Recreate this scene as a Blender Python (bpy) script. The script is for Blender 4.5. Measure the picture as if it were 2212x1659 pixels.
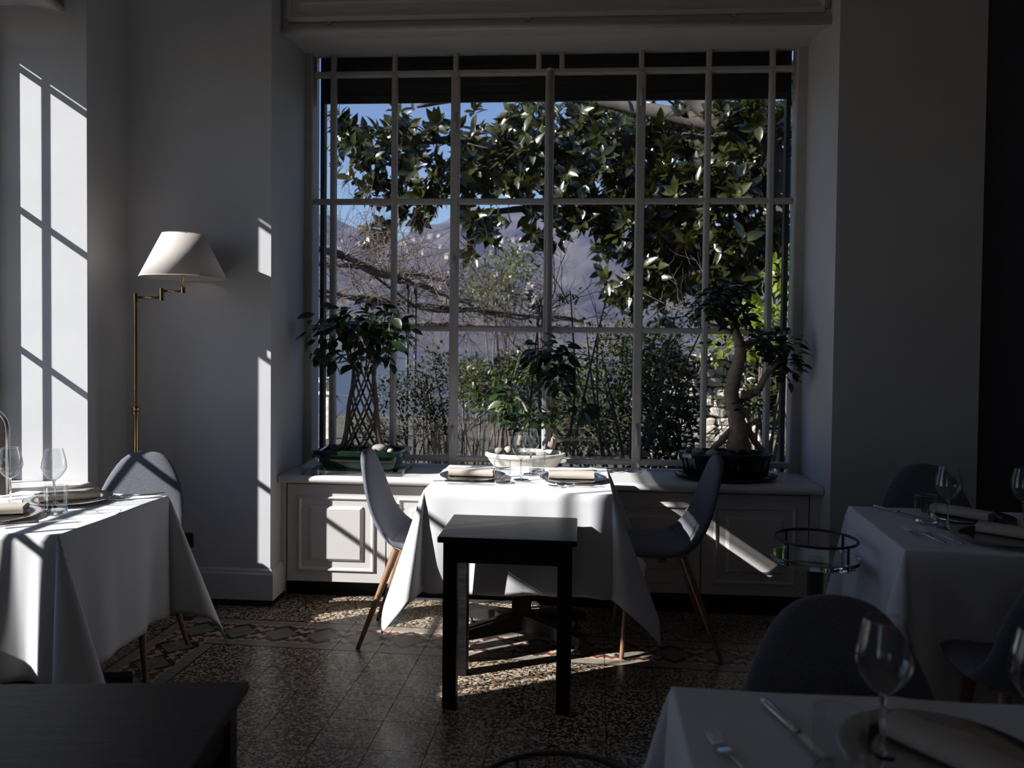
import bpy, bmesh, math, random
import numpy as np
from mathutils import Vector, Matrix, Euler

for _o in list(bpy.data.objects):
    bpy.data.objects.remove(_o)
SC = bpy.context.scene
COL = SC.collection
R = math.radians
PI = math.pi

# ------------------------------------------------------------------ camera
def make_camera():
    yaw, pitch, roll = R(4.1), R(1.45), 0.0105
    f = Vector((-math.sin(yaw) * math.cos(pitch), math.cos(yaw) * math.cos(pitch), -math.sin(pitch)))
    r = f.cross(Vector((0, 0, 1))).normalized()
    u = r.cross(f)
    r2 = math.cos(roll) * r + math.sin(roll) * u
    u2 = -math.sin(roll) * r + math.cos(roll) * u
    cd = bpy.data.cameras.new('camera')
    cd.sensor_fit = 'HORIZONTAL'
    cd.sensor_width = 36.0
    cd.lens = 1700.0 / 2212.0 * 36.0
    cd.shift_y = -51.0 / 2212.0
    cd.clip_start = 0.02
    cd.clip_end = 6000
    cd.dof.use_dof = True
    cd.dof.focus_distance = 3.6
    cd.dof.aperture_fstop = 3.2
    o = bpy.data.objects.new('camera', cd)
    COL.objects.link(o)
    m = Matrix(((r2.x, u2.x, -f.x, 0), (r2.y, u2.y, -f.y, 0), (r2.z, u2.z, -f.z, 1.38), (0, 0, 0, 1)))
    o.matrix_world = m
    SC.camera = o
make_camera()

# ------------------------------------------------------------------ light, sky, exposure
SUN_DIR = Vector((2.02, 1.0, -1.335)).normalized()       # the way the light travels
SUN_STRENGTH = 12.2
SKY_STRENGTH = 0.115
EXPOSURE = 0.0

def make_light():
    w = bpy.data.worlds.new('sky')
    SC.world = w
    w.use_nodes = True
    nt = w.node_tree
    nt.nodes.clear()
    out = nt.nodes.new('ShaderNodeOutputWorld')
    bg = nt.nodes.new('ShaderNodeBackground')
    sky = nt.nodes.new('ShaderNodeTexSky')
    sky.sky_type = 'NISHITA'
    sky.sun_disc = False
    d = -SUN_DIR
    sky.sun_elevation = math.asin(d.z)
    sky.sun_rotation = math.atan2(d.x, d.y)
    sky.altitude = 300
    sky.air_density = 1.0
    sky.dust_density = 0.1
    sky.ozone_density = 3.0
    tint = nt.nodes.new('ShaderNodeMix')            # cool white balance of the photograph
    tint.data_type = 'RGBA'
    tint.blend_type = 'MULTIPLY'
    tint.inputs['Factor'].default_value = 1.0
    tint.inputs['B'].default_value = (0.97, 0.98, 1.13, 1)
    nt.links.new(sky.outputs[0], tint.inputs['A'])
    nt.links.new(tint.outputs['Result'], bg.inputs[0])
    bg.inputs[1].default_value = SKY_STRENGTH
    nt.links.new(bg.outputs[0], out.inputs[0])
    s = bpy.data.lights.new('sun', 'SUN')
    s.energy = SUN_STRENGTH
    s.angle = R(0.53)
    s.color = (1.0, 0.975, 0.95)
    so = bpy.data.objects.new('sun', s)
    so.rotation_euler = SUN_DIR.to_track_quat('-Z', 'Y').to_euler()
    so.location = (-12, -6, 9)
    COL.objects.link(so)
make_light()
SC.view_settings.view_transform = 'Standard'
SC.view_settings.look = 'None'
SC.view_settings.gamma = 1.0
SC.view_settings.use_curve_mapping = False
SC.view_settings.exposure = EXPOSURE
cy = SC.cycles
cy.use_denoising = True
cy.max_bounces = 8
cy.diffuse_bounces = 4
cy.glossy_bounces = 3
cy.transmission_bounces = 6
cy.transparent_max_bounces = 16
cy.volume_bounces = 0
cy.sample_clamp_indirect = 6.0
cy.blur_glossy = 0.5
cy.use_adaptive_sampling = True
cy.adaptive_threshold = 0.05
cy.adaptive_min_samples = 16

# ------------------------------------------------------------------ helpers
class MB:
    """collects vertices and faces for ONE mesh"""
    def __init__(self):
        self.v = []
        self.f = []
        self.uv = None
    def add(self, vs, fs, m=None):
        b = len(self.v)
        for p in vs:
            p = Vector(p)
            if m is not None:
                p = m @ p
            self.v.append((p.x, p.y, p.z))
        for f in fs:
            self.f.append(tuple(i + b for i in f))
        return self
    def box(self, c, s, m=None):
        x, y, z = c
        a, b, d = s[0] / 2, s[1] / 2, s[2] / 2
        vs = [(x + i * a, y + j * b, z + k * d) for k in (-1, 1) for j in (-1, 1) for i in (-1, 1)]
        fs = [(0, 2, 3, 1), (4, 5, 7, 6), (0, 1, 5, 4), (2, 6, 7, 3), (0, 4, 6, 2), (1, 3, 7, 5)]
        return self.add(vs, fs, m)
    def lim(self, x0, x1, y0, y1, z0, z1, m=None):
        return self.box(((x0 + x1) / 2, (y0 + y1) / 2, (z0 + z1) / 2), (x1 - x0, y1 - y0, z1 - z0), m)
    def bbox(self, c, s, bev=0.004, seg=2, m=None):
        bm = bmesh.new()
        bmesh.ops.create_cube(bm, size=1.0)
        for v in bm.verts:
            v.co = Vector((v.co.x * s[0], v.co.y * s[1], v.co.z * s[2])) + Vector(c)
        bmesh.ops.bevel(bm, geom=list(bm.edges), offset=bev, segments=seg, profile=0.5, affect='EDGES')
        self.frombm(bm, m)
        bm.free()
        return self
    def frombm(self, bm, m=None):
        bm.verts.index_update()
        self.add([v.co.copy() for v in bm.verts], [[v.index for v in f.verts] for f in bm.faces], m)
    def lathe(self, prof, n=24, m=None, closed=False):
        vs, fs = [], []
        k = len(prof)
        for i in range(n):
            a = 2 * PI * i / n
            for r, z in prof:
                vs.append((r * math.cos(a), r * math.sin(a), z))
        for i in range(n):
            j = (i + 1) % n
            for q in range(k - 1):
                fs.append((i * k + q, j * k + q, j * k + q + 1, i * k + q + 1))
            if closed:
                fs.append((i * k + k - 1, j * k + k - 1, j * k, i * k))
        return self.add(vs, fs, m)
    def tube(self, pts, rad, n=8, m=None, cap=True, flat=1.0):
        pts = [Vector(p) for p in pts]
        if not hasattr(rad, '__len__'):
            rad = [rad] * len(pts)
        vs, fs = [], []
        up = None
        for i, p in enumerate(pts):
            t = (pts[min(i + 1, len(pts) - 1)] - pts[max(i - 1, 0)])
            if t.length < 1e-9:
                t = Vector((0, 0, 1))
            t.normalize()
            if up is None:
                up = Vector((0, 0, 1)) if abs(t.z) < 0.9 else Vector((1, 0, 0))
            s = t.cross(up)
            if s.length < 1e-6:
                s = t.orthogonal()
            s.normalize()
            up = s.cross(t).normalized()
            for j in range(n):
                a = 2 * PI * j / n
                vs.append(p + s * (math.cos(a) * rad[i]) + up * (math.sin(a) * rad[i] * flat))
        for i in range(len(pts) - 1):
            for j in range(n):
                k = (j + 1) % n
                fs.append((i * n + j, i * n + k, (i + 1) * n + k, (i + 1) * n + j))
        if cap:
            fs.append(tuple(range(n - 1, -1, -1)))
            fs.append(tuple((len(pts) - 1) * n + j for j in range(n)))
        return self.add(vs, fs, m)
    def torus(self, R0, r0, z=0.0, n=40, k=8, m=None, sx=1.0, sy=1.0):
        vs, fs = [], []
        for i in range(n):
            a = 2 * PI * i / n
            for j in range(k):
                b = 2 * PI * j / k
                rr = R0 + r0 * math.cos(b)
                vs.append((rr * math.cos(a) * sx, rr * math.sin(a) * sy, z + r0 * math.sin(b)))
        for i in range(n):
            for j in range(k):
                fs.append((i * k + j, ((i + 1) % n) * k + j, ((i + 1) % n) * k + (j + 1) % k, i * k + (j + 1) % k))
        return self.add(vs, fs, m)
    def grid(self, fn, us, vs_, m=None):
        pts = [fn(u, v) for u in us for v in vs_]
        k = len(vs_)
        fs = [(i * k + j, (i + 1) * k + j, (i + 1) * k + j + 1, i * k + j + 1) for i in range(len(us) - 1) for j in range(k - 1)]
        return self.add(pts, fs, m)
    def prism(self, outline, z0, z1, m=None):
        n = len(outline)
        vs = [(x, y, z0) for x, y in outline] + [(x, y, z1) for x, y in outline]
        fs = [tuple(range(n - 1, -1, -1)), tuple(range(n, 2 * n))]
        fs += [(i, (i + 1) % n, n + (i + 1) % n, n + i) for i in range(n)]
        return self.add(vs, fs, m)
    def mesh(self, name, mat=None, smooth=False):
        me = bpy.data.meshes.new(name)
        me.from_pydata(self.v, [], self.f)
        me.update()
        bm = bmesh.new()
        bm.from_mesh(me)
        bmesh.ops.recalc_face_normals(bm, faces=bm.faces)
        bm.to_mesh(me)
        bm.free()
        if smooth is True:
            me.polygons.foreach_set('use_smooth', [True] * len(me.polygons))
        elif smooth:
            me.polygons.foreach_set('use_smooth', [True] * len(me.polygons))
            me.set_sharp_from_angle(angle=R(smooth))
        if mat is not None:
            me.materials.append(mat)
        return me
    def build(self, name, mat, parent=None, smooth=False, loc=None):
        return link(name, self.mesh(name, mat, smooth), parent, loc)

def link(name, me, parent=None, loc=None, rot=None):
    o = bpy.data.objects.new(name, me)
    COL.objects.link(o)
    if parent is not None:
        o.parent = parent
    if loc is not None:
        o.location = loc
    if rot is not None:
        o.rotation_euler = rot
    return o

def tag(o, label=None, cat=None, group=None, kind=None):
    if label: o['label'] = label
    if cat: o['category'] = cat
    if group: o['group'] = group
    if kind: o['kind'] = kind
    return o

def thing(name, label, cat, loc=(0, 0, 0), rz=0.0, group=None):
    o = bpy.data.objects.new(name, None)
    o.empty_display_size = 0.05
    COL.objects.link(o)
    o.location = loc
    o.rotation_euler = (0, 0, rz)
    return tag(o, label, cat, group)

def struct(name, mb, mat, parent=None, smooth=False):
    o = mb.build(name, mat, parent, smooth)
    if parent is None:
        o['kind'] = 'structure'
    return o

def kids(o):
    return [c for c in COL.objects if c.parent == o]

def copy_tree(o, parent=None):
    c = o.copy()
    COL.objects.link(c)
    c.parent = parent
    for ch in list(o.children):
        copy_tree(ch, c)
    return c

def dup(root, loc, rz, label=None, group=None):
    c = copy_tree(root)
    c.location = loc
    c.rotation_euler = (0, 0, rz)
    if label: c['label'] = label
    if group: c['group'] = group
    return c

# ------------------------------------------------------------------ materials
def newmat(name):
    m = bpy.data.materials.new(name)
    m.use_nodes = True
    nt = m.node_tree
    b = nt.nodes['Principled BSDF']
    return m, nt, b

def N(nt, t, **kw):
    n = nt.nodes.new(t)
    for k, v in kw.items():
        setattr(n, k, v)
    return n

def coords(nt, kind='Object'):
    return N(nt, 'ShaderNodeTexCoord').outputs[kind]

def noise(nt, vec, scale, detail=4.0, rough=0.55):
    n = N(nt, 'ShaderNodeTexNoise')
    n.inputs['Scale'].default_value = scale
    n.inputs['Detail'].default_value = detail
    n.inputs['Roughness'].default_value = rough
    nt.links.new(vec, n.inputs['Vector'])
    return n

def ramp(nt, fac, stops):
    r = N(nt, 'ShaderNodeValToRGB')
    el = r.color_ramp.elements
    while len(el) > 1:
        el.remove(el[0])
    el[0].position = stops[0][0]
    el[0].color = (*stops[0][1], 1)
    for p, c in stops[1:]:
        e = el.new(p)
        e.color = (*c, 1)
    nt.links.new(fac, r.inputs[0])
    return r

def bump(nt, b, height, strength=0.2, dist=0.01):
    n = N(nt, 'ShaderNodeBump')
    n.inputs['Strength'].default_value = strength
    n.inputs['Distance'].default_value = dist
    nt.links.new(height, n.inputs['Height'])
    nt.links.new(n.outputs[0], b.inputs['Normal'])

def plain(name, col, rough=0.5, metal=0.0, spec=0.5, var=0.0, vscale=8.0, bmp=0.0, bscale=60.0, coat=0.0, sheen=0.0, stretch=None):
    m, nt, b = newmat(name)
    b.inputs['Base Color'].default_value = (*col, 1)
    b.inputs['Roughness'].default_value = rough
    b.inputs['Metallic'].default_value = metal
    b.inputs['Specular IOR Level'].default_value = spec
    b.inputs['Coat Weight'].default_value = coat
    b.inputs['Sheen Weight'].default_value = sheen
    vec = coords(nt)
    if stretch:
        mp = N(nt, 'ShaderNodeMapping')
        mp.inputs['Scale'].default_value = stretch
        nt.links.new(vec, mp.inputs[0])
        vec = mp.outputs[0]
    if var > 0:
        n = noise(nt, vec, vscale)
        lo = tuple(max(0, c * (1 - var)) for c in col)
        hi = tuple(min(1, c * (1 + var)) for c in col)
        r = ramp(nt, n.outputs['Fac'], [(0.3, lo), (0.7, hi)])
        nt.links.new(r.outputs[0], b.inputs['Base Color'])
    if bmp > 0:
        n = noise(nt, vec, bscale, 6)
        bump(nt, b, n.outputs['Fac'], bmp, 0.004)
    return m

def thin_glass(name, tint=(0.97, 0.98, 0.98), ior=1.5, boost=1.0, rough=0.0):
    m = bpy.data.materials.new(name)
    m.use_nodes = True
    nt = m.node_tree
    nt.nodes.clear()
    out = N(nt, 'ShaderNodeOutputMaterial')
    mix = N(nt, 'ShaderNodeMixShader')
    tr = N(nt, 'ShaderNodeBsdfTransparent')
    tr.inputs[0].default_value = (*tint, 1)
    gl = N(nt, 'ShaderNodeBsdfGlossy')
    gl.inputs['Roughness'].default_value = rough
    fr = N(nt, 'ShaderNodeFresnel')
    fr.inputs[0].default_value = ior
    mu = N(nt, 'ShaderNodeMath', operation='MULTIPLY', use_clamp=True)
    mu.inputs[1].default_value = boost
    geo = N(nt, 'ShaderNodeNewGeometry')
    mr = N(nt, 'ShaderNodeMapRange')              # the same reflectance from either face of the thin sheet
    mr.inputs['To Min'].default_value = ior
    mr.inputs['To Max'].default_value = 1.0 / ior
    nt.links.new(geo.outputs['Backfacing'], mr.inputs['Value'])
    nt.links.new(mr.outputs[0], fr.inputs[0])
    nt.links.new(fr.outputs[0], mu.inputs[0])
    nt.links.new(mu.outputs[0], mix.inputs[0])
    nt.links.new(tr.outputs[0], mix.inputs[1])
    nt.links.new(gl.outputs[0], mix.inputs[2])
    nt.links.new(mix.outputs[0], out.inputs[0])
    return m

def solid_glass(name, col=(1, 1, 1), rough=0.0):
    m, nt, b = newmat(name)
    b.inputs['Base Color'].default_value = (*col, 1)
    b.inputs['Roughness'].default_value = rough
    b.inputs['Transmission Weight'].default_value = 1.0
    b.inputs['IOR'].default_value = 1.48
    return m

def leaf_mat(name, dark, light, rough=0.25, transl=0.25, tcol=None, scale=3.0, spec=0.6):
    m = bpy.data.materials.new(name)
    m.use_nodes = True
    nt = m.node_tree
    b = nt.nodes['Principled BSDF']
    out = nt.nodes['Material Output']
    geo = N(nt, 'ShaderNodeNewGeometry')
    n = noise(nt, geo.outputs['Position'], scale, 3)
    r = ramp(nt, n.outputs['Fac'], [(0.35, dark), (0.65, light)])
    nt.links.new(r.outputs[0], b.inputs['Base Color'])
    b.inputs['Roughness'].default_value = rough
    b.inputs['Specular IOR Level'].default_value = spec
    tl = N(nt, 'ShaderNodeBsdfTranslucent')
    tl.inputs[0].default_value = (*(tcol or light), 1)
    mix = N(nt, 'ShaderNodeMixShader')
    mix.inputs[0].default_value = transl
    nt.links.new(b.outputs[0], mix.inputs[1])
    nt.links.new(tl.outputs[0], mix.inputs[2])
    nt.links.new(mix.outputs[0], out.inputs[0])
    return m

M = {}
M['wall'] = plain('wall_plaster', (0.52, 0.52, 0.535), 0.9, spec=0.2, var=0.03, vscale=2.5, bmp=0.12, bscale=30)
M['wall_dark'] = plain('dark_blue_wall', (0.13, 0.13, 0.16), 0.85, spec=0.2)  # even dark blue-grey of the recess and right wall
M['room_dark'] = plain('back_wall_paint', (0.60, 0.56, 0.52), 0.7, var=0.1, vscale=2)
M['ceiling'] = plain('ceiling_paint', (0.72, 0.71, 0.70), 0.9)
M['paint'] = plain('cream_paint', (0.54, 0.515, 0.495), 0.45, spec=0.4, var=0.03, vscale=3, bmp=0.04, bscale=20)
M['frame'] = plain('aged_window_paint', (0.46, 0.43, 0.41), 0.5, spec=0.4, var=0.08, vscale=14, bmp=0.12, bscale=90)
M['sill'] = plain('white_marble', (0.58, 0.56, 0.545), 0.35, var=0.05, vscale=4)
M['black_gap'] = plain('dark_plinth', (0.012, 0.011, 0.011), 0.6)
M['black_wood'] = plain('black_stained_wood', (0.011, 0.0105, 0.011), 0.45, spec=0.22, var=0.5, vscale=6, bmp=0.25, bscale=14, stretch=(1, 8, 8))
M['black_metal'] = plain('black_metal', (0.012, 0.012, 0.013), 0.4, spec=0.5)
M['cloth'] = plain('white_table_linen', (0.60, 0.60, 0.62), 0.9, spec=0.15, bmp=0.05, bscale=240, sheen=0.1)
M['napkin'] = plain('beige_napkin_linen', (0.45, 0.40, 0.35), 0.9, spec=0.1, bmp=0.1, bscale=300)
M['chair'] = plain('grey_wool_felt', (0.115, 0.117, 0.14), 0.95, spec=0.12, var=0.28, vscale=260, bmp=0.3, bscale=400, sheen=0.15)
M['wood'] = plain('oak_leg', (0.22, 0.115, 0.062), 0.45, var=0.25, vscale=14, stretch=(6, 6, 0.8))
M['silver'] = plain('polished_silver', (0.62, 0.60, 0.57), 0.13, metal=1.0, var=0.05, vscale=20)
M['brass'] = plain('polished_brass', (0.45, 0.33, 0.15), 0.18, metal=1.0)
M['shade'] = plain('linen_lampshade', (0.56, 0.505, 0.47), 0.9, spec=0.1, bmp=0.06, bscale=200)
M['bowl_glass'] = thin_glass('clear_bowl_glass', (0.945, 0.955, 0.955), 1.5, 2.2)
M['glass'] = solid_glass('clear_glass')
M['pane'] = thin_glass('window_pane_glass', (0.93, 0.945, 0.945), 1.5, 1.0)
M['disc_glass'] = solid_glass('thick_green_glass', (0.75, 0.92, 0.9))
M['plastic'] = thin_glass('clear_plastic', (0.86, 0.88, 0.87), 1.45, 1.2, 0.12)
M['rubber'] = plain('black_rubber', (0.01, 0.01, 0.01), 0.6)

def terrazzo():
    m, nt, b = newmat('terrazzo_chips')
    geo = N(nt, 'ShaderNodeNewGeometry')
    pos = geo.outputs['Position']
    def chips(scale, stops):
        v = N(nt, 'ShaderNodeTexVoronoi')
        v.inputs['Scale'].default_value = scale
        v.inputs['Randomness'].default_value = 1.0
        nt.links.new(pos, v.inputs['Vector'])
        sep = N(nt, 'ShaderNodeSeparateColor')
        nt.links.new(v.outputs['Color'], sep.inputs[0])
        return ramp(nt, sep.outputs[0], stops), v
    r1, v1 = chips(115, [(0.0, (0.018, 0.013, 0.011)), (0.20, (0.03, 0.02, 0.015)), (0.24, (0.20, 0.11, 0.045)),
                         (0.42, (0.38, 0.25, 0.13)), (0.5, (0.55, 0.48, 0.39)), (0.75, (0.64, 0.58, 0.49)), (0.8, (0.19, 0.17, 0.15)), (1.0, (0.26, 0.24, 0.22))])
    r1.color_ramp.interpolation = 'CONSTANT'
    n = noise(nt, pos, 1.7, 3)
    mixc = N(nt, 'ShaderNodeMix', data_type='RGBA', blend_type='MULTIPLY')
    r2 = ramp(nt, n.outputs['Fac'], [(0.3, (0.62, 0.60, 0.585)), (0.7, (0.86, 0.84, 0.82))])
    mixc.inputs['Factor'].default_value = 1.0
    nt.links.new(r1.outputs[0], mixc.inputs['A'])
    nt.links.new(r2.outputs[0], mixc.inputs['B'])
    nt.links.new(mixc.outputs['Result'], b.inputs['Base Color'])
    rr = N(nt, 'ShaderNodeMapRange')
    rr.inputs['To Min'].default_value = 0.22
    rr.inputs['To Max'].default_value = 0.42
    n2 = noise(nt, pos, 9, 4)
    nt.links.new(n2.outputs['Fac'], rr.inputs['Value'])
    nt.links.new(rr.outputs[0], b.inputs['Roughness'])
    b.inputs['Specular IOR Level'].default_value = 0.45
    return m
M['terrazzo'] = terrazzo()

def mth(nt, op, a, b=None, clamp=False):
    n = N(nt, 'ShaderNodeMath', operation=op, use_clamp=clamp)
    for i, x in enumerate((a, b)):
        if x is None:
            continue
        if isinstance(x, (int, float)):
            n.inputs[i].default_value = x
        else:
            nt.links.new(x, n.inputs[i])
    return n.outputs[0]

def mixcol(nt, fac, a, b):
    n = N(nt, 'ShaderNodeMix', data_type='RGBA')
    for key, x in (('Factor', fac), ('A', a), ('B', b)):
        if isinstance(x, tuple):
            n.inputs[key].default_value = (*x, 1)
        elif isinstance(x, (int, float)):
            n.inputs[key].default_value = x
        else:
            nt.links.new(x, n.inputs[key])
    return n.outputs['Result']

def border_tile_mat():
    m, nt, b = newmat('encaustic_border_print')
    sep = N(nt, 'ShaderNodeSeparateXYZ')
    nt.links.new(coords(nt, 'Object'), sep.inputs[0])
    u = mth(nt, 'DIVIDE', sep.outputs[0], 0.2)          # -0.5..0.5 on the tile
    v = mth(nt, 'DIVIDE', sep.outputs[1], 0.2)
    au = mth(nt, 'ABSOLUTE', u)
    av = mth(nt, 'ABSOLUTE', v)
    d = mth(nt, 'ADD', au, av)
    band = mth(nt, 'LESS_THAN', mth(nt, 'ABSOLUTE', mth(nt, 'SUBTRACT', d, 0.47)), 0.075)
    outer = mth(nt, 'GREATER_THAN', d, 0.5)
    ca = mth(nt, 'SUBTRACT', 0.5, au)                    # distance from the side edge
    cb = mth(nt, 'SUBTRACT', 0.5, av)
    # red leaf scroll in the corner triangles
    wave = mth(nt, 'MULTIPLY', mth(nt, 'SINE', mth(nt, 'MULTIPLY', ca, 30.0)), 0.035)
    stem_ = mth(nt, 'LESS_THAN', mth(nt, 'ABSOLUTE', mth(nt, 'SUBTRACT', mth(nt, 'SUBTRACT', cb, wave), 0.12)), 0.045)
    bud = mth(nt, 'LESS_THAN', mth(nt, 'ADD', mth(nt, 'MULTIPLY', ca, 1.6), mth(nt, 'ABSOLUTE', mth(nt, 'SUBTRACT', cb, 0.17))), 0.13)
    red = mth(nt, 'MAXIMUM', stem_, bud)
    edge = mth(nt, 'LESS_THAN', mth(nt, 'ABSOLUTE', mth(nt, 'SUBTRACT', mth(nt, 'SUBTRACT', cb, wave), 0.19)), 0.014)
    # pale squares on the lattice
    sq1 = mth(nt, 'LESS_THAN', mth(nt, 'MAXIMUM', mth(nt, 'ABSOLUTE', mth(nt, 'SUBTRACT', au, 0.30)), mth(nt, 'ABSOLUTE', mth(nt, 'SUBTRACT', av, 0.18))), 0.038)
    n = noise(nt, N(nt, 'ShaderNodeNewGeometry').outputs['Position'], 22, 4)
    field = ramp(nt, n.outputs['Fac'], [(0.35, (0.16, 0.15, 0.125)), (0.6, (0.21, 0.19, 0.15)), (0.75, (0.30, 0.16, 0.07))]).outputs[0]
    col = mixcol(nt, outer, field, (0.42, 0.36, 0.29))
    col = mixcol(nt, mth(nt, 'MULTIPLY', outer, red), col, (0.16, 0.035, 0.022))
    col = mixcol(nt, mth(nt, 'MULTIPLY', outer, edge), col, (0.035, 0.022, 0.02))
    col = mixcol(nt, band, col, (0.035, 0.022, 0.02))
    col = mixcol(nt, sq1, col, (0.40, 0.35, 0.29))
    nt.links.new(col, b.inputs['Base Color'])
    b.inputs['Roughness'].default_value = 0.38
    b.inputs['Specular IOR Level'].default_value = 0.4
    return m
M['border'] = border_tile_mat()
def strip_mat():
    m, nt, b = newmat('border_strip_cement')
    n = noise(nt, N(nt, 'ShaderNodeNewGeometry').outputs['Position'], 26, 4)
    r = ramp(nt, n.outputs['Fac'], [(0.35, (0.20, 0.18, 0.15)), (0.58, (0.26, 0.235, 0.19)), (0.66, (0.34, 0.17, 0.06))])
    nt.links.new(r.outputs[0], b.inputs['Base Color'])
    b.inputs['Roughness'].default_value = 0.38
    return m
M['strip'] = strip_mat()
M['line'] = plain('dark_line_cement', (0.035, 0.028, 0.025), 0.45)
M['grout'] = plain('dark_grout', (0.02, 0.018, 0.016), 0.9)

#%%STRUCTURE
# ------------------------------------------------------------------ floor: slab, terrazzo tiles, printed border
WALL_Y = 3.93        # face of the window wall
LEFT_X = -2.28       # face of the left wall
T = 0.2
def make_floor():
    fl = struct('floor', MB().lim(-2.7, 4.2, -7.2, 1.25, -0.06, -0.003), M['grout'])
    fl.location = (0, 3.35, 0)
    fl.rotation_euler = (0, 0, R(-2.0))
    g = 0.0012
    tile = MB().lim(-T / 2 + g, T / 2 - g, -T / 2 + g, T / 2 - g, -0.012, 0.0).mesh('terrazzo_tile', M['terrazzo'])
    btile = MB().lim(-T / 2 + g, T / 2 - g, -T / 2 + g, T / 2 - g, -0.012, 0.0).mesh('border_tile', M['border'])
    sw = 0.053
    stripm = MB().lim(-T / 2 + g, T / 2 - g, -sw / 2, sw / 2, -0.012, 0.0).mesh('border_strip', M['strip'])
    linem = MB().lim(-T / 2 + g / 2, T / 2 - g / 2, -0.0045, 0.0045, -0.012, 0.0).mesh('border_line', M['line'])
    x0 = -1.63                       # first joint of the border, inner corner tile
    ys = {'l1': 0.0045, 's1': 0.009 + sw / 2, 't': 0.009 + sw + 0.1, 's2': 0.009 + sw + 0.2 + sw / 2, 'l2': 0.009 + 2 * sw + 0.2 + 0.0045}
    total = 0.018 + 2 * sw + 0.2
    # band along the window wall
    for k in range(21):
        x = x0 + T * (k + 0.5)
        link('border_tile', btile, fl, (x, ys['t'], 0))
        for q in ('s1', 's2'):
            link('border_strip', stripm, fl, (x, ys[q], 0))
        for q in ('l1', 'l2'):
            link('border_line', linem, fl, (x, ys[q], 0))
    # corner and the band running towards the camera on the left
    link('border_tile', btile, fl, (x0 - T / 2, ys['t'], 0))
    link('border_strip', stripm, fl, (x0 - T / 2, ys['s2'], 0))
    link('border_line', linem, fl, (x0 - T / 2, ys['l2'], 0))
    q90 = (0, 0, PI / 2)
    xin = x0 + sw + 0.009
    for k in range(12):
        y = 0.009 + sw - T * (k + 0.5)
        link('border_tile', btile, fl, (x0 - T / 2, y, 0), q90)
        link('border_strip', stripm, fl, (x0 - T - sw / 2, y + 0.2, 0), q90)
        link('border_line', linem, fl, (x0 - T - sw - 0.0045, y + 0.2, 0), q90)
        if k > 0:
            link('border_strip', stripm, fl, (x0 + sw / 2, y + T - 0.062, 0), q90)
            link('border_line', linem, fl, (xin - 0.0045, y + T - 0.062, 0), q90)
    # terrazzo inside the border: rows nearest the window are single tiles
    rest = MB()
    for j in range(26):
        for i in range(21):
            x = x0 + T * (i + 0.5)
            y = -T * (j + 0.5)
            w0 = x - T / 2 + g
            if i == 0:
                w0 = xin
            if j < 7:
                if i == 0:
                    link('terrazzo_tile', MB().lim(w0 - x, T / 2 - g, -T / 2 + g, T / 2 - g, -0.012, 0).mesh('cut_tile', M['terrazzo']), fl, (x, y, 0))
                else:
                    link('terrazzo_tile', tile, fl, (x, y, 0))
            else:
                rest.lim(w0, x + T / 2 - g, y - T / 2 + g, y + T / 2 - g, -0.012, 0)
    # terrazzo between border and window wall
    for j in range(2):
        for i in range(-3, 21):
            link('terrazzo_tile', tile, fl, (x0 + T * (i + 0.5), total + T * (j + 0.5), 0))
    # terrazzo left of the border
    for j in range(10):
        for i in range(2):
            link('terrazzo_tile', tile, fl, (x0 - T - sw - 0.009 - T * (i + 0.5), total - T * (j + 0.5), 0))
    o = rest.build('terrazzo_field', M['terrazzo'], fl)
    tag(o, kind='stuff')
make_floor()

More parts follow.
